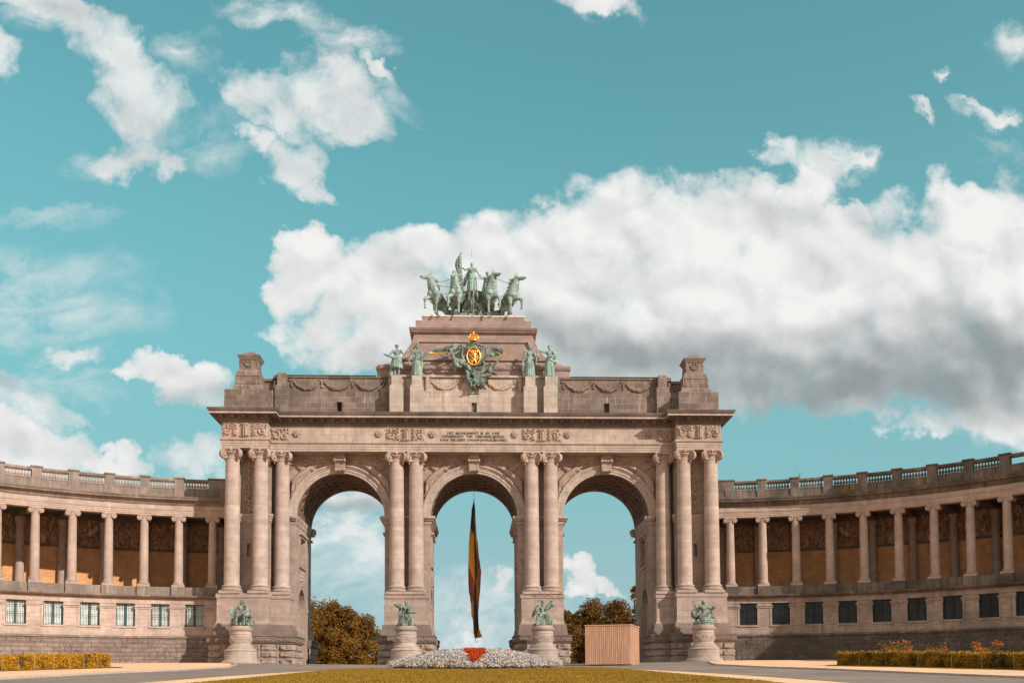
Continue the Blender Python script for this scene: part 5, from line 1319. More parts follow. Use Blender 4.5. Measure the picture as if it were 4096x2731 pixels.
angel([([(1370, 920, -.8), (1380, 1000, -.8)], [.2, .22]), ([(1400, 920, -.8), (1500, 820, -.9), (1600, 700, -1.), (1630, 660, -1.)], [.12, .11, .08, .05]), ([(1380, 1000, -.7), (1450, 1010, -.7), (1500, 1050, -.7)], [.26, .26, .14]),
       ([(1370, 1060, -.7), (1250, 1080, -.6), (1120, 1090, -.5)], [.2, .16, .1]), ([(1320, 950, -.5), (1240, 960, -.4), (1160, 1000, -.4)], [.18, .2, .2])],
      (1370, 840, -.85), 'right_trumpeter', 'bronze trumpeting figure right of the shield')
for a_, b_, c_ in (((485, 602, -1.0), (130, 622, -1.1), (90, 625, -1.12)), ((1480, 770, -1.), (1700, 630, -1.1), (1775, 575, -1.12))):
    tr = MB(); pts = [P3(*a_), P3(*b_), P3(*c_)]; tr.tube(pts, [.035, .05, .14], 9); tr.build('trumpet', M['gold'], CA, 40)
dr = MB()
D_ = lambda pts, rs: dr.chain([P3(x, y, yy) for x, y, yy in pts], rs, 8)
D_([(860, 920, -.3), (900, 1100, -.4), (960, 1250, -.5), (1010, 1400, -.4)], [.25, .3, .25, .1]); D_([(1100, 1000, -.3), (1150, 1120, -.4), (1200, 1220, -.5), (1180, 1320, -.4)], [.3, .32, .3, .2])
D_([(1040, 1120, -.7), (1030, 1180, -.75), (1080, 1250, -.8), (1120, 1300, -.7)], [.12, .13, .15, .1]); D_([(1110, 1230, -.9), (1040, 1300, -1.0), (950, 1340, -1.0)], [.12, .1, .08]); D_([(960, 1250, -.7), (980, 1320, -.8), (1060, 1360, -.7)], [.08, .1, .1])
D_([(1020, 950, -.4), (1020, 1050, -.5), (1100, 1130, -.5), (1280, 1150, -.5)], [.25, .25, .22, .15]); D_([(1160, 1250, -.6), (1250, 1200, -.5), (1280, 1120, -.4)], [.2, .22, .1]); head(dr, P3(1035, 1105, -.85), 2.2, (.2, -1, 0), 'long')
D_([(900, 1000, -.3), (1050, 1020, -.35), (1250, 1040, -.3)], [.25, .28, .2]); D_([(940, 1150, -.5), (1060, 1200, -.55), (1200, 1180, -.5)], [.25, .28, .22])
remesh(dr, 'drapery_and_cherub', M['bronze_d'], .045, CA, 1, disp=.05, dscale=.2)
for v_ in ('',): MB().box(-.62, .62, .0, .25, -4.07, -4.0).build('support_bar', M['iron'], CA)

# ------------------------------------------------------------------ statues on drum pedestals at the foot of the piers
def drum(x, y, dz, label):
    mb = MB(); gzv = gz(x, y) - .02
    prof = [(2.12, gzv), (2.12, .08), (2.0, .12), (1.98, .20), (1.72, .30), (1.70, .40), (1.66, .42), (1.62, 1.22), (1.70, 1.27), (1.66, 1.34), (1.35, 1.52), (1.37, 1.62), (1.30, 1.66), (1.12, 1.82), (1.06, 2.05), (1.10, 2.10), (1.12, 2.16), (1.10, 2.95), (1.14, 3.0), (1.10, 3.05), (1.08, 3.28), (1.14, 3.3), (1.26, 3.42), (1.30, 3.56), (1.12, 3.60), (1.10, 3.85)]
    rt = empty('drum_pedestal', (x, y, 0)); tag(rt, label, 'pedestal', 'round stone pedestals in front of the arch piers')
    me = mb.lathe(prof, 0, 0, 36).mesh('drum', M['fount'], 32, uvf=lambda a, b, z, n: (math.atan2(b, a) * 1.3, z)); link('drum', me, rt)
    g = MB(); r_ = random.Random(int(x))
    for k in range(90):
        a = math.pi * (1.0 + r_.random()); g.ell((1.1 * math.cos(a), 1.1 * math.sin(a), 2.35 + .3 * r_.random() + .12 * math.sin(a * 7)), (.10, .07, .09), n=6, m=4)
    g.build('carved_garland', M['fount'], rt, 180)
    return rt
PED = {'a': (-24.25, -6.6), 'b': (-7.2, -5.8), 'c': (7.22, -5.8), 'd': (24.2, -6.6)}
drum(*PED['a'], 0, 'round stone drum pedestal in front of the far left pier'); drum(*PED['b'], 0, 'round stone drum pedestal left of the flower mound, between the left and middle arch openings')
drum(*PED['c'], 0, 'round stone drum pedestal right of the flower mound, in front of the graffitied pier'); drum(*PED['d'], 0, 'round stone drum pedestal in front of the far right pier')
def seated(H, armL, armR, hair, face, male=False, kn=((-.10, -.22, .30), (.12, -.22, .32))):
    mb = body(H, armL, armR, seat=True, hair=hair, face=face, male=male); V = lambda p: Vector(p) * H
    for s_, k_ in zip((-1, 1), kn):
        mb.cap(V((s_ * .055, -.02, .30)), V(k_), .068 * H, .05 * H); a = V((k_[0] * 1.05, k_[1] + .03, .05)); mb.cap(V(k_), a, .047 * H, .027 * H); mb.cap(a, a + V((0, -.07, -.02)), .025 * H, .018 * H)
    mb.cap(V((0, .05, .0)), V((0, .05, .24)), .14 * H, .12 * H)
    return mb
GP = 'seated bronze groups on drum pedestals'
def seat_skirt(mb, H, seed):
    r_ = random.Random(seed)
    for k in range(16):
        t = k / 15; x = (-.17 + .34 * t) * H; mb.chain([(x * .7, -.05 * H, .33 * H), (x, -.23 * H, .31 * H), (x * 1.15, -.22 * H, .15 * H), (x * 1.25, -.20 * H + r_.uniform(-.03, .03), .03 * H)], [.035 * H, .04 * H, .032 * H, .035 * H], 7)
Hs = 3.55
b = seated(Hs, ((-.20, -.05, .48), (-.26, -.12, .40), (-1, 0, 0)), ((.18, .0, .46), (.20, -.05, .36)), 'long', (.1, -1, 0), True)
d = MB(); d.ell((-.72, -.55, 1.45), (.52, .10, .50), Matrix.Rotation(.4, 3, 'Z')); d.chain([(.3, -.5, 1.0), (.55, -.35, 1.1), (.85, -.1, 1.15), (.95, 0, .7)], [.28, .3, .25, .2])
for k in range(16):
    a = math.pi * k / 8; d.cap((1.0, -.35 + .0, .42), (1.0 + .36 * math.cos(a), -.35, .42 + .36 * math.sin(a)), .07, .08, 5)
for k in range(26): r_ = rnd; d.ell((r_.uniform(-1, 1), r_.uniform(-.6, .5), .1 + .2 * r_.random()), (.22, .2, .16), n=7, m=5)
d.chain([(-.9, -.3, .2), (-.85, -.4, .7), (-.6, -.5, .8), (-.4, -.6, .4)], [.18, .16, .14, .12]); d.chain([(.6, 0, 1.3), (.85, .1, 1.7)], [.2, .15])
statue('bronze_group', 'seated bronze man holding a pale round disc, on the far left drum pedestal', 'sculpture', PED['a'][0] + .05, PED['a'][1], 3.85, b, .042, 'bronze_m', [('disc_and_gear', d)], GP)
b = seated(Hs, ((-.20, -.02, .49), (-.22, -.1, .60), (-.6, 0, 1)), ((.19, -.06, .45), (.13, -.16, .42), (1, -.2, .1)), 'bun', (0, -1, 0)); seat_skirt(b, Hs * .97, 4)
d = MB(); d.frus((.18, 1.0, -.75, -.6), 1.38, (.32, .62, -.55, -.45), 2.0); d.chain([(.2, -.6, 1.4), (.7, -.62, 1.32), (1.15, -.6, 1.36)], [.07, .09, .05])
d.chain([(-.55, -.2, 2.05), (-.85, -.2, 2.15), (-1.15, -.2, 2.25)], [.22, .24, .14]); d.ell((-.6, -.35, 2.0), (.26, .2, .24)); d.ell((-.75, -.3, 1.3), (.14, .12, .1)); d.chain([(-.5, .1, 1.9), (-.6, .2, 1.4), (-.5, .2, .9)], [.22, .24, .2])
for k in range(14): a = k * .45; d.ell((.85 * math.cos(a), .7 * math.sin(a), .1), (.25, .2, .14), n=7, m=5)
statue('bronze_group', 'seated bronze woman with a pale model sail at her side, left of the flower mound', 'sculpture', PED['b'][0], PED['b'][1], 3.85, b, .042, 'bronze_m', [('sail_and_horn', d)], GP)
b = seated(Hs * .98, ((-.20, .0, .50), (-.19, -.12, .44)), ((.19, -.03, .52), (.24, -.08, .60), (.4, 0, 1)), 'helmet', (.15, -1, 0), kn=((-.10, -.22, .34), (.10, -.22, .26))); seat_skirt(b, Hs * .95, 7)
d = MB(); d.chain([(.35, -.2, 1.75), (.65, -.2, 2.0), (.95, -.2, 2.3)], [.2, .24, .3]); d.ell((1.0, -.25, 2.32), (.3, .14, .36)); d.chain([(-.4, 0, 2.05), (-.65, 0, 1.7), (-.9, .05, 1.3), (-1.05, .1, 1.0)], [.22, .25, .22, .12])
d.ell((.75, -.4, .42), (.3, .28, .36)); d.chain([(.6, -.5, .6), (.9, -.45, .35)], [.12, .1])
for k in range(14): a = k * .45; d.ell((.85 * math.cos(a), .7 * math.sin(a), .1), (.25, .2, .14), n=7, m=5)
statue('bronze_group', 'seated bronze figure lifting a shell-like shape to the right, below the graffiti', 'sculpture', PED['c'][0], PED['c'][1], 3.85, b, .042, 'bronze_m', [('shell_and_drapery', d)], GP)
b = seated(Hs * .95, ((-.24, -.04, .53), (-.34, -.06, .68), (-.3, 0, 1)), ((.19, -.03, .50), (.26, -.05, .44)), 'long', (.3, -1, .05), kn=((-.08, -.22, .30), (.15, -.2, .31))); seat_skirt(b, Hs * .9, 9)
d = MB(); d.cap((-.9, .1, .95), (.7, .05, .95), .36, .34, 12); d.cap((.7, -.1, 1.0), (.95, -.25, 1.75), .26, .16); d.ell((1.0, -.35, 1.85), (.17, .24, .15)); d.cap((1.0, -.4, 1.85), (1.15, -.7, 1.75), .12, .09)
for k in (-1, 1): d.chain([(.95 + k * .08, -.25, 1.95), (.95 + k * .2, -.2, 2.2)], [.05, .03], 6)
for x_, y_ in ((-.85, -.2), (-.7, .3), (.6, -.2)): d.chain([(x_, y_, .8), (x_ - .05, y_, .45), (x_, y_ - .05, .08)], [.14, .08, .09])
d.chain([(.8, -.3, .8), (1.1, -.6, .7), (1.1, -.62, .35)], [.13, .09, .08]); d.chain([(-1.1, .1, 1.2), (-1.2, .1, .9)], [.3, .15]); d.chain([(-.5, .1, 1.6), (-.95, .15, 1.4), (-1.1, .15, 1.1)], [.2, .26, .15])
d.cap((-.5, -.5, .2), (.6, -.5, .22), .16, .14); d.ell((-.9, -.3, .2), (.3, .25, .2))
for k in range(12): a = k * .52; d.ell((.85 * math.cos(a), .7 * math.sin(a), .06), (.3, .24, .12), n=7, m=5)
statue('bronze_group', 'bronze figure seated on an animal with one arm raised, on the far right drum pedestal', 'sculpture', PED['d'][0] + .05, PED['d'][1], 3.85, b, .042, 'bronze_m', [('animal', d)], GP)

# ------------------------------------------------------------------ flag in the middle arch
FT = [  # level, then boundaries: left edge | red | yellow | black | yellow | right edge
 (90,826,826,826,830,830,830),(200,807,807,807,838,838,838),(265,802,802,802,834,841,841),(330,797,797,799,838,845,845),(400,789,789,826,841,849,849),(480,782,782,826,842,846,860),
 (560,780,780,828,850,852,866),(640,778,779,831,853,855,878),(700,777,800,831,855,856,887),(780,777,824,831,846,852,882),(850,780,820,821,848,868,878),(920,792,817,818,848,870,870),
 (980,800,803,820,851,866,866),(1050,802,802,822,858,860,860),(1110,815,815,821,861,862,862),(1170,819,819,823,864,866,866),(1200,818,818,826,856,878,878),(1240,826,826,832,846,893,893),(1252,832,832,834,836,840,840)]
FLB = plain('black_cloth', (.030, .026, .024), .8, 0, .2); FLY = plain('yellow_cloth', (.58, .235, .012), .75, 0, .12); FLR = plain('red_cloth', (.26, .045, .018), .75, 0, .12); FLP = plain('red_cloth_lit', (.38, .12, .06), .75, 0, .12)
fm_ = MB(); NV = 260; SUB = 6; NC = 5 * SUB
for j in range(NV + 1):
    z = 90 + (1252 - 90) * j / NV
    for a, b in zip(FT, FT[1:]):
        if z <= b[0]: break
    t_ = (z - a[0]) / (b[0] - a[0]); t_ = t_ * t_ * (3 - 2 * t_); bd = [p + (q - p) * t_ for p, q in zip(a[1:], b[1:])]; wd = max(1, bd[5] - bd[0])
    for c in range(5):
        for i in range(SUB + (c == 4)):
            x = bd[c] + (bd[c + 1] - bd[c]) * i / SUB; u = (x - bd[0]) / wd; v = j / NV
            dep = (.30 * math.sin(u * 5.2 + v * 3) + .10 * math.sin(u * 13 - v * 7)) * min(1, wd / 60)
            fm_.v.append(((x - 828) * .01375, 4 + dep, 19.27 - (z - 90) * .01396))
for j in range(NV):
    for i in range(NC):
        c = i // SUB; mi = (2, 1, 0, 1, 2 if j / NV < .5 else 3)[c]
        fm_.f.append((j * (NC + 1) + i, (j + 1) * (NC + 1) + i, (j + 1) * (NC + 1) + i + 1, j * (NC + 1) + i + 1)); fm_.m.append(mi)
FL = empty('flag', (0, 4, 3)); tag(FL, 'long furled black, yellow and red flag hanging in the middle archway', 'flag')
fo = fm_.build('cloth', [FLB, FLY, FLR, FLP], FL, 180); fo.location = (0, -4, -3); md = fo.modifiers.new('t', 'SOLIDIFY'); md.thickness = .02
rp = MB(); rp.tube([(0, 4, 21.3), (0, 4, 19.25)], .02, 5); rp.ell((0, 4, 19.85), (.05, .05, .05)); rp.tube([(.10, 4, 3.05), (.12, 4, 2.8), (.2, 4, 2.62), (.32, 4, 2.6), (.38, 4, 2.72)], .03, 5); ro_ = rp.build('rope', M['rope'], FL); ro_.location = (0, -4, -3)

# ------------------------------------------------------------------ wooden container
BX = empty('wooden_container', (12.3, -20, gz(12.3, -20))); tag(BX, 'large wooden slatted box standing before the right arch', 'box')
bz = gz(12.3, -21) + .10; c_ = [(10.03, -20.6), (13.98, -21.6), (15.45, -17.6), (11.4, -16.8)]; TOP = [2.98, 2.98, 2.90, 2.90]
def bxp(mb, name, mat):
    me = mb.mesh(name, mat); me.transform(Matrix.Translation((-12.3, 20, -gz(12.3, -20)))); return link(name, me, BX)
core = MB(); core.add([(x, y, bz) for x, y in c_] + [(x, y, t - .02) for (x, y), t in zip(c_, TOP)], [(3, 2, 1, 0), (4, 5, 6, 7), (0, 1, 5, 4), (1, 2, 6, 5), (2, 3, 7, 6), (3, 0, 4, 7)])
bxp(core, 'shell', plain('dark_backing', (.30, .16, .095), .9))
for e, nm in ((0, 'front_slats'), (1, 'side_slats'), (2, 'back_slats'), (3, 'side_slats')):
    A, B = Vector(c_[e]), Vector(c_[(e + 1) % 4]); d = (B - A); L = d.length; d.normalize(); nr = Vector((d.y, -d.x)); n = 22 if e % 2 == 0 else 21; m_ = MB()
    for k in range(n):
        a = A + d * (L * (k + .09) / n); b = A + d * (L * (k + .91 + rnd.uniform(-.04, .04)) / n); r_ = rnd.uniform(.02, .045)
        q = [a - nr * .01, b - nr * .01, b + nr * r_, a + nr * r_]
        m_.add([(v.x, v.y, bz + .02) for v in q] + [(v.x, v.y, TOP[e] - .05 + rnd.uniform(-.01, .02)) for v in q], [(0, 1, 2, 3), (7, 6, 5, 4), (1, 0, 4, 5), (2, 1, 5, 6), (3, 2, 6, 7), (0, 3, 7, 4)])
    bxp(m_, nm, M['wood'])
rl = MB(); rl.sweep([*c_, c_[0]], [(-.05, 2.9), (.09, 2.9), (.09, 3.0), (-.05, 3.0)]); bxp(rl, 'top_rail', M['wood'])
for x, y in ((10.2, -20.4), (13.7, -21.3), (14.2, -21.2), (15.2, -17.9), (14.8, -19.5)): bxp(MB().box(x - .1, x + .25, y - .12, y + .12, gz(x, y) - .05, bz), 'foot', M['wood'])

# ------------------------------------------------------------------ leaves, hedges, trees, flower mound
def leafquads(mb, pts, size, rng, mi=0, up=.3):
    if not len(pts): return
    g_ = np.random.default_rng(rng.randrange(1 << 30)); p = np.array([tuple(q) for q in pts], dtype=np.float64); m = len(p)
    nr = g_.normal(size=(m, 3)); nr /= np.linalg.norm(nr, axis=1)[:, None]; nr[:, 2] += up; nr /= np.linalg.norm(nr, axis=1)[:, None]
    u = np.cross(nr, g_.normal(size=(m, 3))); u /= np.linalg.norm(u, axis=1)[:, None] + 1e-9; w = np.cross(nr, u); sz = size * g_.uniform(.6, 1.35, (m, 1)); u *= sz; w *= sz * .62
    mb.q = getattr(mb, 'q', []); mb.q.append(np.stack([p - u, p + w, p + u, p - w], 1))
def leafobj(name, mb, mats, parent=None):
    q = np.concatenate(mb.q).reshape(-1, 3); n_ = len(q) // 4
    if getattr(mb, 'shift', None) is not None: q = q + np.array(mb.shift)
    me = bpy.data.meshes.new(name); me.vertices.add(n_ * 4); me.vertices.foreach_set('co', q.reshape(-1)); me.loops.add(n_ * 4); me.loops.foreach_set('vertex_index', np.arange(n_ * 4, dtype=np.int32))
    me.polygons.add(n_); me.polygons.foreach_set('loop_start', np.arange(0, n_ * 4, 4, dtype=np.int32)); me.polygons.foreach_set('loop_total', np.full(n_, 4, dtype=np.int32)); me.update(calc_edges=True)
    me.materials.append(mats); return link(name, me, parent)
def tree(x, y, h, rx, label, seed, mat='leaf', n=9000, size=.26, lowest=.12, loose=0.):
    rng = random.Random(seed); z0 = gz(x, y); root = empty('autumn_tree', (x, y, z0)); tag(root, label, 'tree', 'trees behind the arch')
    tr = MB(); tr.tube([(0, 0, -.3), (.1, .05, h * .25), (-.05, .1, h * .5), (.1, 0, h * .8)], [.34, .26, .18, .05], 9)
    lobes = []
    for k in range(34 if not loose else 22):
        a = rng.uniform(0, 6.283); zz = h * (lowest + (1 - lowest) * rng.random() ** .8); prof = math.sin(math.pi * min(1, (.30 if not loose else .18) + (.70 if not loose else .82) * (zz / h) * .98)) ** .55
        rr = rx * prof * rng.uniform(.2, .9); c = Vector((rr * math.cos(a), rr * math.sin(a), zz * .93)); lobes.append((c, rx * rng.uniform(.26, .42) * (1 - .35 * loose)))
        if k % 2 == 0: tr.tube([(0, 0, max(.8, zz * .4)), tuple(c * .55 + Vector((0, 0, zz * .15))), tuple(c)], [.12, .07, .02], 5)
    lobes.append((Vector((0, 0, h * .9)), rx * .3))
    tr.build('trunk', M['bark'], root)
    pts = []
    while len(pts) < n:
        c, r = lobes[rng.randrange(len(lobes))]
        v = Vector((rng.gauss(0, 1), rng.gauss(0, 1), rng.gauss(0, 1))).normalized() * r * (rng.random() ** .33 if not loose else rng.random() ** .6) * Vector((1, 1, .8)).length / 1.62
        p = c + v
        if mnoise.noise(p * .9 + Vector((seed, 0, 0))) < -.28 + .25 * loose: continue
        if p.z > .25: pts.append(p)
    mb = MB(); leafquads(mb, pts, size, rng); leafobj('crown', mb, M[mat], root)
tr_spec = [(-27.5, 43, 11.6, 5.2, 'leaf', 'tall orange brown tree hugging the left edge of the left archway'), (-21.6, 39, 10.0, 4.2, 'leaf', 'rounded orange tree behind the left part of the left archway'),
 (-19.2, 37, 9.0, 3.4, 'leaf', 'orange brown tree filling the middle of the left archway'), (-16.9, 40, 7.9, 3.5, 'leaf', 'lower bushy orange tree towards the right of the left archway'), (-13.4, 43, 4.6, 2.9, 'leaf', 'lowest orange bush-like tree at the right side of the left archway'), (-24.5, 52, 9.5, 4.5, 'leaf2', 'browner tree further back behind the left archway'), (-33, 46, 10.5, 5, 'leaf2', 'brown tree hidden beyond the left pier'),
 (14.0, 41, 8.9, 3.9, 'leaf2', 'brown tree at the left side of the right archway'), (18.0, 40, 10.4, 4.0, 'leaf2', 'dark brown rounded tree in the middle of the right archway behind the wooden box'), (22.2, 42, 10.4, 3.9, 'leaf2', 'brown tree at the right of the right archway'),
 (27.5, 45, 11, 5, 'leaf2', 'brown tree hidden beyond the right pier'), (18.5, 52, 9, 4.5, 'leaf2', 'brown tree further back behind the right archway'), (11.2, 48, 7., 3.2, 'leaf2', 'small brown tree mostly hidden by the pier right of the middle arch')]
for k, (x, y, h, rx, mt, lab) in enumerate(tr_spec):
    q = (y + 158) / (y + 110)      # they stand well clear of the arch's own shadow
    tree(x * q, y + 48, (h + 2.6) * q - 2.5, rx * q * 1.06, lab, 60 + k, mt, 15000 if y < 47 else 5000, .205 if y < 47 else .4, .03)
tree(24.6 * 1.32, 86, 18.6, 2.5, 'thin sparse tall tree rising at the right edge of the right archway', 99, 'leaf2', 2600, .2, .45, 1.)

def hedge(name, label, path, width, h, mat, dens, seed, stakes, size=.055):
    rng = random.Random(seed); root = empty(name, (path[0][0], path[0][1], 0)); off = Matrix.Translation((-path[0][0], -path[0][1], 0)); tag(root, label, 'hedge')
    core = MB(); P_ = [Vector(p) for p in path]
    nrm = []
    for i in range(len(P_)):
        d = (P_[min(i + 1, len(P_) - 1)] - P_[max(i - 1, 0)]).normalized(); nrm.append(Vector((-d.y, d.x)))
    vs = []
    for p, n in zip(P_, nrm):
        a, b = p + n * (width / 2 - .1), p - n * (width / 2 - .1); g = min(gz(a.x, a.y), gz(b.x, b.y))
        vs += [(a.x, a.y, g - .1), (a.x, a.y, gz(a.x, a.y) + h - .1), (b.x, b.y, gz(b.x, b.y) + h - .1), (b.x, b.y, g - .1)]
    fs = [(i * 4 + j, i * 4 + (j + 1) % 4, (i + 1) * 4 + (j + 1) % 4, (i + 1) * 4 + j) for i in range(len(P_) - 1) for j in range(4)] + [(3, 2, 1, 0), tuple((len(P_) - 1) * 4 + j for j in range(4))]
    core.add(vs, fs); core.move(off); core.build('inner_twigs', M['inner'], root)
    mb = MB(); pts = []
    for i in range(len(P_) - 1):
        a, b = P_[i], P_[i + 1]; L = (b - a).length
        for k in range(int(L * dens)):
            t = rng.random(); p = a.lerp(b, t); n = nrm[i].lerp(nrm[i + 1], t); q = rng.random(); bump = .10 * mnoise.noise(Vector((p.x * .9, p.y * .9, seed)))
            if q < .36: pos = (n, -(width / 2) + rng.uniform(-.02, .12), rng.random() * h)
            elif q < .62: pos = (n, (width / 2) - rng.uniform(-.02, .12), rng.random() * h)
            else: pos = (n, rng.uniform(-.5, .5) * width, h + bump + rng.uniform(-.10, .06) + (rng.random() ** 5) * .16)
            w = p + pos[0] * pos[1]; pts.append((w.x, w.y, gz(w.x, w.y) + pos[2]))
    for e, n in ((P_[0], nrm[0]), (P_[-1], nrm[-1])):
        d = (P_[0] - P_[1]).normalized() if e is P_[0] else (P_[-1] - P_[-2]).normalized()
        for k in range(int(dens * width * .5)):
            w = e + n * rng.uniform(-.5, .5) * width + d * rng.uniform(-.1, .05); pts.append((w.x, w.y, gz(w.x, w.y) + rng.random() * h))
    leafquads(mb, pts, size, rng); mb.shift = (-path[0][0], -path[0][1], 0); leafobj('leaves', mb, M[mat], root)
    for x, y in stakes:
        st = MB().box(x - .014, x + .014, y - .014, y + .014, gz(x, y) - .1, gz(x, y) + h * .98); st.move(off); st.build('stake', M['kerb'], root)
def along(path, fr, off):
    P_ = [Vector(p) for p in path]; Ls = [(b - a).length for a, b in zip(P_, P_[1:])]; s_ = fr * sum(Ls)
    for a, b, L in zip(P_, P_[1:], Ls):
        if s_ <= L:
            d = (b - a).normalized(); n = Vector((-d.y, d.x)); p = a + d * s_ + n * off; return (p.x, p.y)
        s_ -= L
    return tuple(P_[-1])
HL = [(-29.2, -31.0), (-31.0, -34.5), (-32.7, -38.2), (-34.0, -42.), (-35.4, -46.5), (-36.6, -51)]
HR = [(27.9, -36.2), (29.5, -39.0), (31.2, -42.6), (32.8, -46.6), (34.3, -50.8), (35.4, -55)]
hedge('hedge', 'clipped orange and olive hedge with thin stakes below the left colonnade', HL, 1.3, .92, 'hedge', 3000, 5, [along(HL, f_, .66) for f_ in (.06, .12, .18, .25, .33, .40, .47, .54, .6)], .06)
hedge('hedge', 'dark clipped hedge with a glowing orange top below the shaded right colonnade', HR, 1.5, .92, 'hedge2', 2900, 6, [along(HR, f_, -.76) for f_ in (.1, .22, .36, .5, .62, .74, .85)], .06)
for P_, s_ in ((HL, 1), (HR, -1)):
    mb = MB(); vs = []
    PP = [Vector(p) for p in P_]; PP = [PP[0] + (PP[0] - PP[1]).normalized() * 1.2] + PP
    for i, p in enumerate(PP):
        d = (PP[min(i + 1, len(PP) - 1)] - PP[max(i - 1, 0)]).normalized(); n = Vector((-d.y, d.x)) * s_; k = .1 if i == 0 else 1
        for o in (-1.2 * k, .4 * k, 2.2 * k): q = p + n * o; vs.append((q.x, q.y, gz(q.x, q.y) + .035))
    fs = [(i * 3 + j, (i + 1) * 3 + j, (i + 1) * 3 + j + 1, i * 3 + j + 1) for i in range(len(PP) - 1) for j in range(2)]
    if s_ < 0: fs = [f[::-1] for f in fs]
    mb.add(vs, fs); tag(mb.build('grass_verge', M['lawn']), kind='structure')
def rosebush(x, y, h, w, label, seed):
    rng = random.Random(seed); z0 = gz(x, y); root = empty('rose_bush', (x, y, z0)); tag(root, label, 'rose bush', 'rose bushes behind the right hedge')
    st = MB(); tips = []
    for k in range(9):
        a = rng.uniform(0, 6.28); t = Vector((w * rng.uniform(.3, 1) * math.cos(a), w * .6 * math.sin(a), h * rng.uniform(.65, 1.0))); tips.append(t); st.tube([(0, 0, 0), tuple(t * .5 + Vector((0, 0, .2))), tuple(t)], [.03, .02, .012], 5)
    st.build('stems', M['bark'], root); mb = MB(); pts = [t * rng.uniform(.45, 1.03) + Vector((rng.gauss(0, .16), rng.gauss(0, .16), rng.gauss(0, .12))) for t in tips for _ in range(120)]
    leafquads(mb, pts, .05, rng); leafobj('leaves', mb, M['hedge2'], root)
    fl = MB(); pts = []
    for t in tips[:6]:
        for _ in range(2):
            c = t + Vector((rng.gauss(0, .14), rng.gauss(0, .1), rng.gauss(-.05, .10)))
            pts += [c + Vector((rng.gauss(0, .04), rng.gauss(0, .04), rng.gauss(0, .04))) for _ in range(16)]
    leafquads(fl, pts, .05, rng); leafobj('blossoms', fl, M['rose'], root)
rosebush(30.9, -38.6, 1.9, 1.35, 'leafy red rose bush nearest the arch behind the right hedge', 3); rosebush(33.3, -39.4, 1.4, .9, 'thin rose bush with few blossoms between its two fuller neighbours', 4)
rosebush(34.5, -44.4, 1.75, 1.3, 'red rose bush near the right edge of the picture behind the hedge', 5); rosebush(36.0, -48.2, 1.5, .9, 'rose bush cut off by the right edge of the picture', 6)

# flower mound
FC = (0., -27.6); FRX, FRY, FH = 7.15, 6.3, 1.30
def fmz(x, y):
    r = ((x - FC[0]) / FRX) ** 2 + ((y - FC[1]) / FRY) ** 2
    return gz(x, y) + (.20 + FH * max(0., 1 - r) ** .9 if r < 1 else 0)
md_ = MB()
def mf(u, v):
    a = u * 2 * math.pi; x = FC[0] + FRX * .985 * v * math.cos(a); y = FC[1] + FRY * .985 * v * math.sin(a); return (x, y, fmz(x, y) - (.06 if v < 1 else .5))
md_.grid(mf, 48, 16); tag(md_.build('flower_bed_soil', M['soil'], None, 180), kind='structure')
rng = random.Random(77); si, og, ye = MB(), MB(), MB()
for k in range(3400):
    a = rng.uniform(0, 6.283); r = math.sqrt(rng.random()); x = FC[0] + FRX * r * math.cos(a); y = FC[1] + FRY * r * math.sin(a)
    if y > FC[1] + 3.5 and rng.random() < .6: continue
    # orange planting: a shield shape on the near slope and thin rows near the crest
    dy = y - FC[1]; wid = .98 * math.sqrt(max(0, min(1, (dy + 5.6) / 3.6))) if dy < .9 else 0
    org = abs(x) < wid or (1.7 < abs(x) < 4.4 and abs(y - (FC[1] - .25 - .1 * abs(x))) < .33 and mnoise.noise(Vector((x * 1.3, 3, 0))) > -.15)
    yel = (not org) and y < FC[1] - 4.6 and rng.random() < .08
    z = fmz(x, y) - .04; R = rng.uniform(.15, .27); tgt = og if org else (ye if yel else si); n = 26
    pts = []
    for _ in range(n):
        v = Vector((rng.gauss(0, 1), rng.gauss(0, 1), abs(rng.gauss(0, 1)))).normalized() * R * rng.uniform(.6, 1.1); pts.append((x + v.x, y + v.y, z + v.z * 1.1))
    leafquads(tgt, pts, .062, rng)
fb_ = leafobj('silver_foliage_plants', si, M['silver']); tag(fb_, 'pale silver foliage plants covering the flower mound', 'flower bed', kind='stuff')
fb_ = leafobj('orange_flowers', og, M['orangef']); tag(fb_, 'orange red flowers planted as a shield shape and rows on the mound', 'flowers', kind='stuff')
fb_ = leafobj('yellow_flowers', ye, leaf_mat('yellow_flowers', [(.5, .25, .04), (.65, .4, .1)], 2.)); tag(fb_, 'sparse yellow flowers near the foot of the mound', 'flowers', kind='stuff')

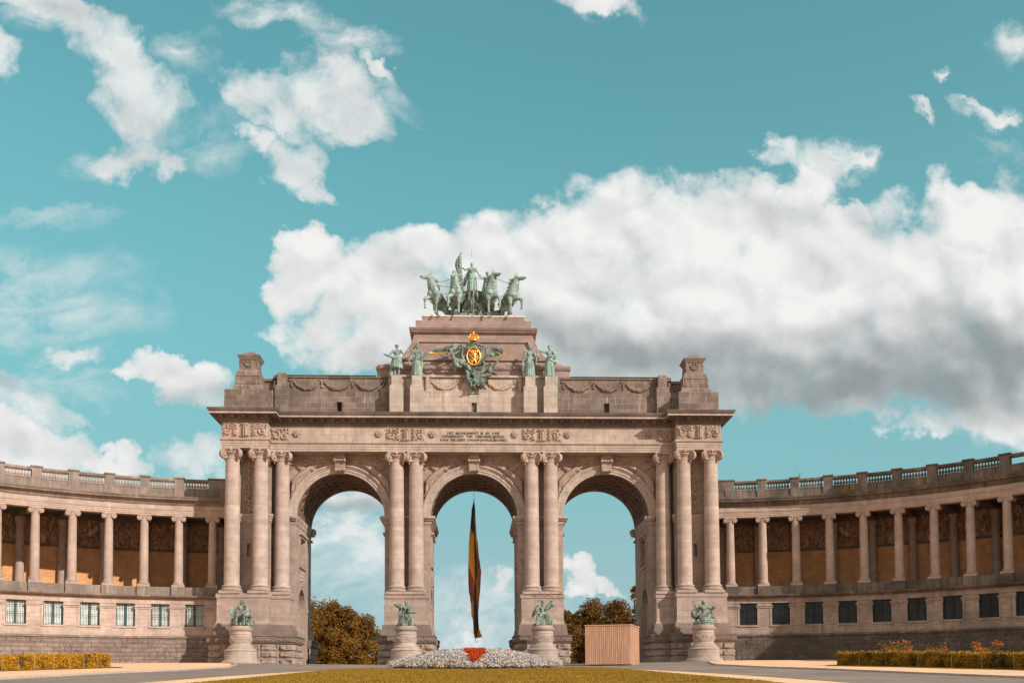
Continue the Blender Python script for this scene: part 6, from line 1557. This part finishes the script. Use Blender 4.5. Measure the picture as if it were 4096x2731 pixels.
# ------------------------------------------------------------------ spray-painted scribbles on the pier right of the middle arch
def scribble(strokes, x0, z0, k, y, name='graffiti', r=.016):
    g = MB()
    for st in strokes: g.tube([(x0 + px * k, y, z0 - pz * k) for px, pz in st], r, 5)
    return g.build(name, M['spray'], arch)
k_ = .0028
SC = [[(650, 450), (700, 545)], [(735, 450), (775, 570)], [(690, 500), (745, 495)], [(790, 460), (800, 560)], [(840, 450), (885, 560)], [(845, 510), (905, 490)], [(900, 490), (930, 500)],
      [(975, 450), (950, 500), (975, 555), (1030, 560), (1050, 500), (1000, 455), (975, 450)], [(995, 490), (1010, 510)], [(1090, 560), (1110, 520), (1130, 560)], [(1120, 450), (1165, 580)], [(1165, 575), (1215, 450)], [(1215, 460), (1220, 540)], [(1220, 500), (1270, 450), (1275, 540)],
      [(1330, 450), (1355, 600)], [(1335, 450), (1395, 460), (1345, 520)], [(1400, 530), (1460, 490), (1465, 540), (1410, 555), (1400, 530)],
      [(890, 350), (940, 370)], [(960, 340), (1000, 370)], [(1020, 340), (1050, 400)], [(1075, 310), (1110, 400)], [(1140, 345), (1180, 380), (1150, 400), (1140, 345)], [(1200, 330), (1210, 400)], [(1240, 340), (1270, 360), (1250, 400)], [(1280, 310), (1320, 350), (1300, 410)]]
scribble(SC, 7.48 - 1075 * k_, 7.53 + 440 * k_, k_, -2.215)
scribble([[(860, 700), (900, 680), (905, 740)], [(930, 680), (935, 750)], [(960, 660), (985, 730)], [(940, 665), (1000, 655)]], 7.48 - 1075 * k_, 7.53 + 440 * k_, k_, -2.115)

an = MB(); x, y = wpt(2.15, -.1, 1); an.tube([(0, 0, 20.6), (0, 0, 21.4)], .02, 5); an.tube([(-.35, 0, 21.9), (.15, 0, 21.1)], .015, 5); an.tube([(-.25, 0, 21.15), (.45, 0, 21.6)], .015, 5)
o = an.build('antenna', M['iron']); o.location = (x, y, 0); tag(o, 'thin crossed aerial sticking up from the right balustrade', 'antenna')
rng = random.Random(8)
for i_, lab, w_ in ((3.55, 'dry orange weed tuft on the cornice below the right balustrade', .45), (5.9, 'small weed tuft growing from the shaded cornice further right', .22)):
    x, y = wpt(i_, .75, 1); mb = MB(); pts = [(x + rng.gauss(0, w_ * .5), y + rng.gauss(0, .12), 18.74 + abs(rng.gauss(0, w_ * .7))) for _ in range(170)]
    leafquads(mb, pts, .055, rng); o = leafobj('weed_tuft', mb, M['hedge']); tag(o, lab, 'plant', 'weeds on the right cornice')

# grass blades on the near lawn
rg = np.random.default_rng(4); NB = 150000
gx_ = rg.uniform(-13.2, 13.2, NB); gy_ = -27.5 - 41 * rg.random(NB) ** 1.0
keep = (np.abs(gx_) < np.array([lawn_e(y) for y in gy_]) - .05) & (((gx_ - FC[0]) / FRX) ** 2 + ((gy_ - FC[1]) / FRY) ** 2 > 1.0)
gx_, gy_ = gx_[keep], gy_[keep]; n_ = len(gx_)
gzv_ = np.array([gz(a, b) for a, b in zip(gx_, gy_)]) + .025
a_ = rg.uniform(0, 6.283, n_); hh_ = rg.uniform(.025, .075, n_); ww = rg.uniform(.012, .028, n_); lx, ly = rg.normal(0, .03, n_), rg.normal(0, .03, n_)
V_ = np.empty((n_, 3, 3)); V_[:, 0] = np.stack([gx_ - ww * np.cos(a_), gy_ - ww * np.sin(a_), gzv_], 1); V_[:, 1] = np.stack([gx_ + ww * np.cos(a_), gy_ + ww * np.sin(a_), gzv_], 1); V_[:, 2] = np.stack([gx_ + lx, gy_ + ly, gzv_ + hh_], 1)
me = bpy.data.meshes.new('grass_blades'); me.vertices.add(n_ * 3); me.vertices.foreach_set('co', V_.reshape(-1)); me.loops.add(n_ * 3); me.loops.foreach_set('vertex_index', np.arange(n_ * 3, dtype=np.int32))
me.polygons.add(n_); me.polygons.foreach_set('loop_start', np.arange(0, n_ * 3, 3, dtype=np.int32)); me.polygons.foreach_set('loop_total', np.full(n_, 3, dtype=np.int32)); me.update(calc_edges=True); me.validate(); me.materials.append(M['blade'])
tag(link('grass_blades', me), 'short yellow green grass blades covering the lawn', 'grass', kind='stuff')

# low woodland closing the view behind the trees
rw = random.Random(21); mb = MB(); pts = []
for _ in range(26000):
    x = rw.uniform(-75, 75); y = rw.uniform(100, 108); h = 3.6 + 1.5 * mnoise.noise(Vector((x * .25, 0, 0))) + .6 * mnoise.noise(Vector((x * 1.1, 4, 0)))
    if abs(x) < 9: h = min(h, 2.6)
    pts.append((x, y, rw.random() ** .7 * h))
leafquads(mb, pts, .34, rw); tag(leafobj('far_woodland', mb, M['leaf2']), 'low brown undergrowth beyond the trees behind the arch', 'undergrowth', kind='stuff')
